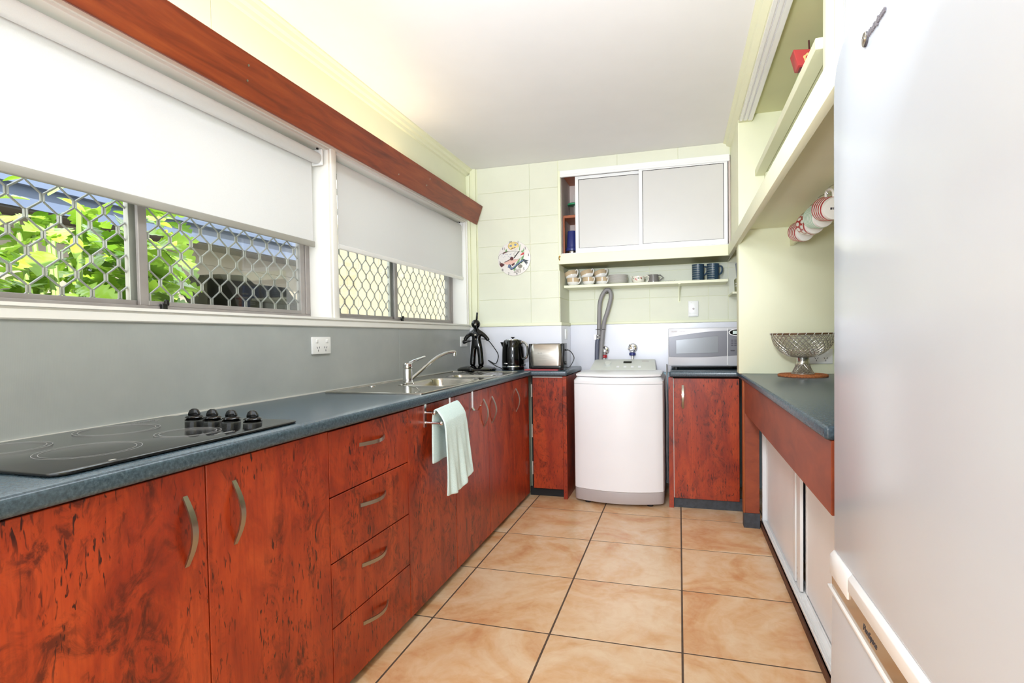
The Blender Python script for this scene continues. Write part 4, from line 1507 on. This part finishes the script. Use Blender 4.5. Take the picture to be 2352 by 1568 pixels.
for a, b in ((ox0+.002, ox0+.022), (ox1-.022, ox1-.002)):
    MB().prism(rrect(a, b, oy0+.012, oy1-.012, .008, 4), 'z', oz+.024, oz+.178).build('end_cap', 'black_plastic', t, .003, 2)
for y in (3.650, 3.705):
    box('slot', 'black_matt', ox0+.05, ox1-.05, y, y+.028, oz+.1745, oz+.1775, t)
MB().lathe([(.010, 0), (.011, .010), (.009, .014), (.0001, .014)], (ox1-.002, 3.655, oz+.042), 16, (1, 0, 0)).build('dial', 'black_plastic', t)
box('lever', 'black_plastic', ox1-.004, ox1+.016, 3.68, 3.70, oz+.125, oz+.138, t, .003)
for x in (ox0+.03, ox1-.03):
    for y in (oy0+.025, oy1-.025):
        MB().lathe([(.01, 0), (.01, .006)], (x, y, oz), 10).build('foot', 'black_plastic', t)
text('logo', 'Breville', .011, 'ink', t, (-.946, oy0+.0055-.0095, oz+.108), (1, 0, 0), (0, -.0, 1), .0006, .0003)
MB().tube(smooth_path([(ox1-.004, 3.74, oz+.135), (-.742, 3.74, oz+.12), (-.722, 3.735, oz+.095), (-.714, 3.73, oz+.07), (-.728, 3.725, oz+.035), (-.752, 3.72, oz+.006), (-.790, 3.72, ZT+.012)], 6), .0034, 7).build('cord', 'black_plastic', t, recalc=False)

# knife holder figure
t = thing('knife_holder', (-1.357, 3.50, ZT), 'glossy black standing figure knife holder on a round base by the sink', 'knife holder')
fx, fy = -1.357, 3.50
MB().lathe([(.118, 0), (.131, .004), (.138, .012), (.134, .020), (.116, .029), (.078, .037), (.0001, .041)], (fx, fy, ZT), 40).build('base', 'black_gloss', t)
me = bpy.data.meshes.new('figure')
V = [(fx, fy, 1.085), (fx, fy, 1.125), (fx-.001, fy, 1.154), (fx-.002, fy, 1.180), (fx-.004, fy, 1.212),
     (fx-.034, fy, 1.152), (fx-.066, fy-.006, 1.130), (fx-.088, fy-.010, 1.098),
     (fx+.032, fy, 1.152), (fx+.066, fy-.006, 1.128), (fx+.094, fy-.010, 1.096),
     (fx-.020, fy, 1.060), (fx-.027, fy-.004, .985), (fx-.030, fy-.008, .918),
     (fx+.020, fy, 1.060), (fx+.030, fy-.004, .985), (fx+.034, fy-.008, .918)]
E_ = [(0, 1), (1, 2), (2, 3), (3, 4), (2, 5), (5, 6), (6, 7), (2, 8), (8, 9), (9, 10), (0, 11), (11, 12), (12, 13), (0, 14), (14, 15), (15, 16)]
Rr = [.028, .029, .024, .012, .030, .018, .0145, .0135, .018, .0145, .0135, .023, .0205, .022, .023, .0205, .022]
me.from_pydata([tuple(Vector(p)-Vector((fx, fy, ZT))*0-ORIG[t.name]) for p in V], E_, [])
fo = bpy.data.objects.new('figure', me)
COL.objects.link(fo)
fo.parent = t
fo.modifiers.new('skin', 'SKIN')
if not me.skin_vertices:
    bm = bmesh.new(); bm.from_mesh(me); bm.verts.layers.skin.new(); bm.to_mesh(me); bm.free()
for i, r in enumerate(Rr):
    me.skin_vertices[0].data[i].radius = (r, r)
    me.skin_vertices[0].data[i].use_root = (i == 0)
fo.modifiers['skin'].use_smooth_shade = True
sb = fo.modifiers.new('sub', 'SUBSURF')
sb.levels = sb.render_levels = 2
bpy.context.view_layer.update()
me2 = bpy.data.meshes.new_from_object(fo.evaluated_get(bpy.context.evaluated_depsgraph_get()))
fo.modifiers.clear()
fo.data = me2
me2.materials.clear()
me2.materials.append(MATS['black_gloss'])
me2.polygons.foreach_set('use_smooth', [True]*len(me2.polygons))
MB().ball((fx-.004, fy, 1.213), .0315, n=28, m=18).build('head', 'black_gloss', t)
def knife(p, d, L, label):
    p = Vector(p)
    d = Vector(d).normalized()
    k = thing('knife', tuple(p), label, 'knife')
    q = Vector((0, 0, 1)).rotation_difference(d).to_matrix().to_4x4()
    mt = Matrix.Translation(p) @ q
    MB().prism(rrect(-.0065, .0065, -.0045, .0045, .003, 3), 'z', 0, L).xform(mt).build('handle', 'black_gloss', k, .002, 2)
    MB().lathe([(.0072, L*.99), (.0072, L*1.0), (.005, L*1.05), (.0001, L*1.06)], (0, 0, 0), 12).xform(mt).build('end_cap', 'chrome', k)
    MB().prism([(-.0075, .0), (.0075, 0), (.0075, -.006), (-.0075, -.006)], 'y', -.006, .006).xform(mt).build('bolster', 'chrome', k)
    MB().prism([(-.007, -.006), (.007, -.006), (.006, -.06), (0, -.075)], 'y', -.0008, .0008).xform(mt).build('blade', 'chrome', k)
knife((fx+.003, fy, 1.243), (.12, -.05, 1), .050, 'knife standing upright in the top of the black figure head')
knife((fx+.010, fy-.026, 1.165), (.10, -.55, .62), .058, 'knife stuck through the black figure neck')
knife((fx+.006, fy-.020, 1.110), (.20, -.80, .40), .062, 'knife stuck through the black figure belly')

# ================================================================== TOWEL AND HOOKS
t = thing('towel_rail', (-.98, 2.12, .80), 'chrome double towel rail hooked over the cabinet door', 'towel rail')
for y in (1.995, 2.238):
    m = MB().box(XF+.0005, XF+.0025, y, y+.018, .752, .848).box(XF-.02, XF+.0025, y, y+.018, .846, .8485)
    m.build('strap', 'chrome', t)
m = MB()
for x, z in ((-.968, .812), (-.938, .770)):
    m.tube([(XF, 2.004, z), (x, 2.004, z), (x, 2.247, z), (XF, 2.247, z)], .0055, 10)
    m.ball((x+.002, 2.0, z), .0085)
m.build('rail', 'chrome', t)

def tow(u, v):
    # v runs from the back hem over the rails to the front hem
    key = [(0, -.978, .600), (.14, -.980, .70), (.26, -.980, .79), (.31, -.974, .822), (.36, -.962, .828), (.43, -.940, .800), (.48, -.926, .775), (.54, -.922, .74), (.75, -.918, .61), (1, -.915, .470)]
    for i in range(len(key)-1):
        if v <= key[i+1][0]:
            a, b = key[i], key[i+1]
            s = (v-a[0])/(b[0]-a[0])
            x = a[1]+(b[1]-a[1])*s
            z = a[2]+(b[2]-a[2])*s
            break
    y = 2.010+.225*u
    front = max(0, (v-.5)*2)
    back = max(0, (.3-v)/.3)
    y += front*(.030*(u-.2)) + back*(-.01)
    x += front*(.006*math.sin(u*17+v*3)+.004*math.sin(u*31-v*7))+.004*math.sin(u*9)*(v < .3)
    z += .012*(u-.3)*(1-front)*(v > .28) + front*front*(-.006*math.sin(u*5)+.040*max(0, u-.55)*2)
    x += front*.012*u
    return (x, y, z)
tw = MB().grid(tow, 30, 60).build('hand_towel', 'towel', None, recalc=False)
md = tw.modifiers.new('thick', 'SOLIDIFY')
md.thickness = .007
md.offset = 0
md2 = tw.modifiers.new('sub', 'SUBSURF')
md2.levels = md2.render_levels = 1
tag(tw, 'pale mint hand towel draped over the chrome rail on the cabinet door', 'towel')

t = thing('door_hook', (-.99, 2.53, .80), 'flat chrome hook over the cabinet door right of the towel', 'hook')
m = MB().box(XF+.0005, XF+.0025, 2.515, 2.537, .765, .848).box(XF-.02, XF+.0025, 2.515, 2.537, .846, .8485)
m.prism([(XF+.0025, .765), (XF+.0005, .763), (XF+.012, .748), (XF+.032, .750), (XF+.048, .776), (XF+.046, .778), (XF+.031, .753), (XF+.013, .751)], 'y', 2.515, 2.537)
m.build('hook', 'chrome', t)

# ================================================================== WIRE BOWL
bx, by = .637, 3.18
mt_ = thing('round_mat', (bx, by, ZT), 'round woven cork-brown mat under the wire bowl', 'mat')
m = MB()
for k in range(8):
    r = .010+k*.0152
    m.tube([(bx+r*math.cos(a), by+r*math.sin(a), ZT+.006) for a in [2*PI*j/max(10, int(8+k*6)) for j in range(max(10, int(8+k*6)))]], .0072, 6, True)
m.lathe([(.0001, 0), (.12, 0), (.12, .004), (.0001, .004)], (bx, by, ZT), 32)
m.build('coil', 'mat_cork', mt_, recalc=False)
t = thing('fruit_bowl', (bx, by, ZT+.012), 'footed silver wire fruit bowl on the round brown mat', 'bowl')
zb = ZT+.012
def prof_bowl(s):
    # s 0..1 from the neck to the rim
    a = s*PI/2
    return (.022+.132*math.sin(a)**.9, .090+.126*(1-math.cos(a))**.95)
def prof_foot(s):
    return (.033+.022*(1-s)**1.4, .004+.050*s)
def latt(m, prof, n, turns, rad, steps):
    for sgn in (1, -1):
        for k in range(n):
            pts = []
            for i in range(steps+1):
                s = i/steps
                r, z = prof(s)
                a = 2*PI*k/n+sgn*turns*s
                pts.append((bx+r*math.cos(a), by+r*math.sin(a), zb+z))
            m.tube(pts, rad, 5)
m = MB()
latt(m, prof_bowl, 34, 1.15, .0017, 16)
for s in (.16, .30, .42, .53, .63, .72, .80, .87, .935):
    r, z = prof_bowl(s)
    m.tube([(bx+r*math.cos(a), by+r*math.sin(a), zb+z) for a in [2*PI*j/40 for j in range(40)]], .0011, 5, True)
m.build('wire_mesh', 'wire', t, recalc=False)
m = MB()
latt(m, prof_foot, 18, .9, .0019, 6)
m.tube([(bx+.055*math.cos(a), by+.055*math.sin(a), zb+.003) for a in [2*PI*j/32 for j in range(32)]], .003, 6, True)
m.build('foot', 'wire', t, recalc=False)
MB().lathe([(.034, .052), (.030, .060), (.029, .072), (.033, .090), (.030, .092), (.0001, .092)], (bx, by, zb), 28).build('neck', 'steel', t)
rr, rz = prof_bowl(1)
MB().tube([(bx+rr*math.cos(a), by+rr*math.sin(a), zb+rz) for a in [2*PI*j/64 for j in range(64)]], .0048, 8, True).build('rim', 'rim_brown', t, recalc=False)
m = MB()
for j in range(26):
    a = 2*PI*j/26
    b = a+.05
    m.tube([(bx+(rr+.0055)*math.cos(a), by+(rr+.0055)*math.sin(a), zb+rz-.005), (bx+(rr+.0055)*math.cos(b), by+(rr+.0055)*math.sin(b), zb+rz+.005)], .0018, 5)
m.build('binding', 'caulk', t, recalc=False)

# ================================================================== HANGING MUGS
t = thing('mug_rail', (.615, 2.4, 1.61), 'cream mug rail with hooks under the right-hand soffit', 'rail')
box('board', 'wall_cream_smooth', .608, .626, 1.50, 3.358, 1.612, 1.7215, t, .002, 1)
MUG = [(2.83, 'red'), (2.645, 'blot'), (2.50, 'mint'), (2.345, 'red2')]
for y, k in MUG:
    m = MB().tube(smooth_path([(.608, y, 1.690), (.585, y, 1.690), (.566, y, 1.682), (.556, y, 1.668), (.556, y, 1.660), (.563, y, 1.654), (.572, y, 1.660)], 4), .0022, 7)
    m.build('hook', 'steel', t, recalc=False)
def hang_mug(y, kind, label):
    # local frame: mug axis along +z from mouth to base
    ax = Vector((.20, -.95, -.20)).normalized()
    c = Vector((.562, y, 1.598))
    upv = Vector((0, 0, 1))
    upv = (upv-ax*upv.dot(ax)).normalized()
    sd = upv.cross(ax)
    mt = Matrix((upv, sd, ax)).transposed().to_4x4()
    mt.translation = c
    t = thing('striped_mug', tuple(c), label, 'mug')
    R = .045
    L = .095
    def prf(a, b, rr):
        return [(rr(a), a), (rr(b), b)]
    rr = lambda z: R*(1.0 if z < .06 else 1-.10*((z-.06)/.035)**2)
    pr = [(R-.003, 0), (R, .001)] + [(rr(z), z) for z in (.02, .04, .06, .07, .08, .088)] + [(.0395, L), (.0001, L)]
    inner = [(R-.003, 0), (R-.0035, .06), (.034, .088), (.0001, .089)]
    MB().lathe(pr, (0, 0, 0), 36).xform(Matrix.Translation((0, 0, 0))).xform(mt @ Matrix.Translation((0, 0, -L/2))).build('body', 'ceramic', t, recalc=True)
    cold = {'red': 'mug_red', 'red2': 'mug_red', 'mint': 'mint', 'blot': 'mug_red'}[kind]
    m = MB()
    if kind != 'blot':
        zs = [.004+i*.0175 for i in range(5)] if kind != 'mint' else [.003+i*.0125 for i in range(7)]
        for z in zs:
            z1 = z+(.0075 if kind != 'mint' else .006)
            m.lathe([(rr(z)+.0007, z), (rr(z1)+.0007, z1), (rr(z1)-.001, z1), (rr(z)-.001, z)], (0, 0, 0), 36, closed=True)
        m.xform(mt @ Matrix.Translation((0, 0, -L/2))).build('stripe', cold, t)
    else:
        z, z1 = .003, .085
        m.lathe([(rr(z)+.0005, z), (rr(.03)+.0005, .03), (rr(.06)+.0005, .06), (rr(z1)+.0005, z1), (rr(z1)-.001, z1), (rr(z)-.001, z)], (0, 0, 0), 36, closed=True)
        m.xform(mt @ Matrix.Translation((0, 0, -L/2))).build('pattern', cold, t)
        for k in range(12):
            a = 2*PI*k/12
            for zz, rad in ((.022, .009), (.062, .0085)):
                aa = a+(.26 if zz > .04 else 0)
                r0 = rr(zz)
                q = Matrix.Translation((r0*math.cos(aa), r0*math.sin(aa), zz)) @ Matrix.Rotation(aa, 4, 'Z')
                MB().ball((0, 0, 0), .0018, rad, rad*1.8, 10, 6).xform(mt @ Matrix.Translation((0, 0, -L/2)) @ q).build('spot', 'ceramic', t)
    hp = smooth_path([(R-.003, 0, .016), (R+.018, 0, .014), (R+.027, 0, .034), (R+.025, 0, .058), (R+.012, 0, .074), (R-.004, 0, .076)], 4)
    MB().tube(hp, .0052, 8).xform(mt @ Matrix.Translation((0, 0, -L/2))).build('handle', 'ceramic', t, recalc=False)
    mk = MB()
    for k in range(3):
        mk.box(-.004, .004, -.016+k*.011, -.008+k*.011, L, L+.0004)
    mk.xform(mt @ Matrix.Translation((0, 0, -L/2))).build('print', 'ink', t)
    # hang it so that the handle closes round the hook
    return t
hang_mug(MUG[0][0], 'red', 'red striped mug hanging farthest from the fridge')
hang_mug(MUG[1][0], 'blot', 'white mug with red spotted pattern hanging second from the left')
hang_mug(MUG[2][0], 'mint', 'mint green striped mug hanging between two red ones')
hang_mug(MUG[3][0], 'red2', 'red striped mug hanging nearest the fridge')

# high shelf on the right with a gift carton
t = thing('high_shelf', (.6, 2.6, 2.02), 'long cream shelf high on the right above the soffit', 'shelf')
box('board', 'wall_cream_smooth', .425, .475, 1.93, 3.358, 2.022, 2.058, t, .002, 1)
box('board', 'wall_cream_smooth', .480, .95, 1.93, 3.358, 2.032, 2.058, t, .002, 1)
box('cleat', 'wall_cream_smooth', .475, .52, 3.31, 3.358, 2.000, 2.031, t, .002, 1)
t = thing('gift_carton', (.52, 2.50, 2.058), 'red and green carton standing on the high right shelf', 'carton')
MB().prism([(.488, 2.058), (.548, 2.058), (.552, 2.19), (.484, 2.195)], 'y', 2.48, 2.54).build('box', 'carton_green', t, .002, 1)
MB().prism([(.480, 2.222), (.552, 2.215), (.560, 2.278), (.462, 2.290)], 'y', 2.474, 2.546).build('lid', 'carton_red', t, .002, 1)
MB().prism([(.490, 2.19), (.546, 2.19), (.546, 2.222), (.490, 2.222)], 'y', 2.49, 2.53).build('neck', 'maroon', t)
MB().prism([(.516+.016*math.cos(a)*(1+.12*math.sin(5*a)), 2.250+.016*math.sin(a)*(1+.12*math.sin(5*a))) for a in [2*PI*k/30 for k in range(30)]], 'y', 2.4722, 2.4744).build('emblem', 'sun_yellow', t)
MB().prism([(.515+.007*math.cos(a), 2.250+.007*math.sin(a)) for a in [2*PI*k/20 for k in range(20)]], 'y', 2.4712, 2.4724).build('emblem', 'coral_red', t)
MB().tube([(.530, 2.51, 2.27), (.528, 2.51, 2.335)], .0032, 7).build('stick', 'maroon', t)

# ================================================================== CLOCK
t = thing('wall_clock', (-1.172, YB-.008, 1.700), 'round ceramic wall clock painted with a fish on the back wall', 'clock')
cx, cz, cyy = -1.172, 1.700, YB-.001
MB().lathe([(.0001, 0), (.120, 0), (.127, .006), (.126, .013), (.118, .016), (.0001, .017)], (cx, cyy, cz), 56, (0, -1, 0)).build('face', 'clock_face', t)
yc = cyy-.0172
def art(name, pts, mat, lay=0, par=None):
    # pts in units of the close-up crop: 1568 px wide; centre (810, 830), radius 505 px
    P_ = [(cx+(x-810)/505*.127, cz-(y-830)/505*.127) for x, y in pts]
    return MB().prism(P_, 'y', yc-.0006*(lay+1), yc+.002).build(name, mat, par or t)
def ell(x, y, rx, ry, n=20, rot=0):
    return [(x+rx*math.cos(a)*math.cos(rot)-ry*math.sin(a)*math.sin(rot), y+rx*math.cos(a)*math.sin(rot)+ry*math.sin(a)*math.cos(rot)) for a in [2*PI*k/n for k in range(n)]]
for w in ([(1060, 980), (1120, 760), (1080, 600), (1040, 620), (1060, 780), (1000, 980)], [(820, 1190), (900, 1030), (1020, 840), (960, 860), (850, 1020), (790, 1170)], [(540, 620), (580, 530), (610, 610)], [(970, 600), (1000, 420), (1012, 430), (1000, 610)], [(1090, 640), (1110, 540), (1130, 640)]):
    art('seaweed', w, 'weed_green', 0)
art('fish_body', [(340, 820), (350, 730), (450, 660), (620, 625), (830, 615), (1000, 640), (1110, 690), (1120, 740), (1060, 800), (960, 850), (800, 880), (620, 900), (440, 930), (360, 890)], 'fish_body', 1)
art('fish_belly', [(470, 950), (620, 880), (820, 850), (980, 860), (860, 940), (720, 1000), (580, 995)], 'fish_pink', 2)
art('fin', [(450, 690), (500, 630), (600, 610), (690, 610), (600, 640)], 'maroon', 2)
art('fin', [(360, 960), (430, 940), (530, 1000), (420, 1070), (380, 1020)], 'maroon', 2)
art('fin', [(720, 1010), (830, 950), (830, 1000), (770, 1050)], 'maroon', 2)
art('mouth', [(1000, 750), (1060, 690), (1125, 665), (1115, 730)], 'coral_red', 3)
art('sun_face', ell(800, 460, 160, 115, 28), 'sun_yellow', 1)
art('sun_face', [(760, 560), (960, 500), (950, 560), (860, 590), (780, 580)], 'clock_face', 2)
art('eye', ell(720, 455, 38, 28), 'eel_blue', 3)
art('eye', ell(865, 430, 36, 30), 'eel_blue', 3)
art('moustache', [(730, 550), (760, 515), (800, 520), (850, 505), (875, 525), (800, 535)], 'maroon', 3)
def stroke(name, pts, mat, r, lay):
    P_ = smooth_path([(cx+(x-810)/505*.127, yc-.0006*lay, cz-(y-830)/505*.127) for x, y in pts], 4)
    return MB().tube(P_, r, 6).build(name, mat, t, recalc=False)
eelp = [(645, 1095), (665, 1020), (690, 1050), (720, 1130), (800, 1100), (900, 1020), (1000, 950), (1100, 890)]
stroke('eel_outline', eelp, 'eel_dark', .0078, 0)
stroke('eel', eelp, 'eel_blue', .0048, 7)
fo_ = [(340, 820), (350, 730), (450, 660), (620, 622), (830, 612), (1000, 638), (1110, 690), (1120, 740), (1060, 800), (960, 850), (800, 880), (620, 905), (470, 950)]
stroke('fish_outline', fo_, 'crab_grey', .0011, 2)
stroke('fish_outline', [(880, 640), (820, 680), (815, 730), (850, 760)], 'crab_grey', .0011, 2)
stroke('face_outline', ell(800, 460, 162, 117, 28)+[(962, 460)], 'brass', .0010, 2)
rd = random.Random(4)
for k in range(16):
    x_, y_ = rd.uniform(420, 780), rd.uniform(680, 800)
    art('dot', ell(x_, y_, 9, 9, 7), 'eel_blue', 2)
art('eel', [(1060, 880), (1110, 855), (1170, 890), (1265, 905), (1200, 925), (1200, 1040), (1150, 970), (1110, 930)], 'eel_dark', 4)
art('crab', ell(1000, 1065, 65, 55), 'crab_grey', 2)
for k in range(5):
    art('tentacle', [(800+k*45, 1250), (860+k*38, 1130), (870+k*38, 1135), (815+k*45, 1255)], 'crab_grey', 2)
for s, x, y in (('10', 705, 385), ('11', 490, 560), ('1', 945, 395), ('2', 1160, 580), ('3', 1255, 785), ('4', 1215, 1010), ('5', 1110, 1180), ('6', 895, 1305), ('7', 640, 1305), ('8', 455, 1185), ('9', 380, 955)):
    text('numeral', s, .026, 'ink', t, (cx+(x-810)/505*.127, yc-.0002, cz-(y-830)/505*.127), (1, 0, 0), (0, 0, 1), .0006, 0, 0, 'CENTER')
art('hour_hand', [(800, 815), (950, 640), (985, 625), (985, 650), (960, 660), (830, 820)], 'black_plastic', 6)
art('minute_hand', [(740, 830), (520, 920), (530, 930), (745, 850)], 'maroon', 6)
MB().lathe([(.0001, .012), (.010, .012), (.0125, .008), (.013, 0)], (cx+(750-810)/505*.127, yc, cz), 18, (0, -1, 0)).build('hub', 'maroon', t)

# ================================================================== FRIDGE
t = thing('fridge', (.66, .90, 0), 'tall white fridge with freezer drawer filling the right foreground', 'fridge')
fxf = .300
box('cabinet', 'fridge_white', .352, .98, .56, 1.212, .03, 1.665, t, .006, 2)
def door(pts, xa, xb, name):
    m = MB().prism(pts, 'x', xa, xb)
    return m.build(name, 'fridge_white', t, .010, 3)
up_pts = [(.553, .670), (1.218, .670), (1.222, 1.576), (1.217, 1.614), (1.203, 1.641), (1.176, 1.660), (1.137, 1.675), (1.082, 1.691), (.93, 1.704), (.553, 1.706)]
ud = door(up_pts, fxf, .350, 'door')
ld = door([(.553, .05), (1.264, .05), (1.228, .592), (.553, .592)], fxf-.001, .350, 'freezer_drawer')
box('recess', 'fridge_white', .330, .350, .56, 1.208, .592, .670, t)
m = MB().prism([(fxf-.003, .597), (fxf+.026, .597), (fxf+.026, .645), (fxf-.0035, .643)], 'y', .56, 1.215)
m.build('handle_strip', 'mirror_strip', ld)
m = MB().prism([(fxf-.008, .590), (fxf+.026, .590), (fxf+.026, .599), (fxf-.008, .597)], 'y', .56, 1.230)
m.build('drawer_lip', 'white_gloss', ld, .0015, 2)
m = MB().prism([(fxf-.006, .641), (fxf+.026, .641), (fxf+.026, .673), (fxf+.001, .673), (fxf-.006, .665)], 'y', .56, 1.098)
m.build('handle_ledge', 'white_gloss', ud, .0015, 2)
m = MB().prism([(fxf-.0065, .624), (fxf+.026, .624), (fxf+.026, .673), (fxf+.0005, .673), (fxf-.0065, .664)], 'y', 1.099, 1.217)
m.build('hinge_cover', 'white_gloss', ud, .002, 2)
text('lettering', 'FlexSpace', .0165, 'ink', ld, (fxf-.0036, 1.020, .613), (0, -1, 0), (0, 0, 1), .0002, 0, .15)
bd = MB().lathe([(.0001, .003), (.0108, .003), (.0116, .0015), (.0116, 0)], (fxf-.0005, 1.019, 1.5986), 28, (-1, 0, 0)).build('badge', 'ink', ud)
MB().lathe([(.0090, .0032), (.0106, .0036), (.0116, .0028)], (fxf-.0005, 1.019, 1.5986), 28, (-1, 0, 0)).build('ring', 'nickel', bd)
text('letter', 'W', .0135, 'chrome', bd, (fxf-.0038, 1.019, 1.594), (0, -1, 0), (0, 0, 1), .0006, 0, 0, 'CENTER')
text('logo', 'Westinghouse', .0131, 'badge_grey', ud, (fxf-.0012, 1.0056, 1.5945), (0, -1, 0), (0, 0, 1), .0018, .0005)
for y in (.62, 1.15):
    for x in (.42, .92):
        MB().lathe([(.02, 0), (.02, .032)], (x, y, 0), 12).build('foot', 'black_matt', t)
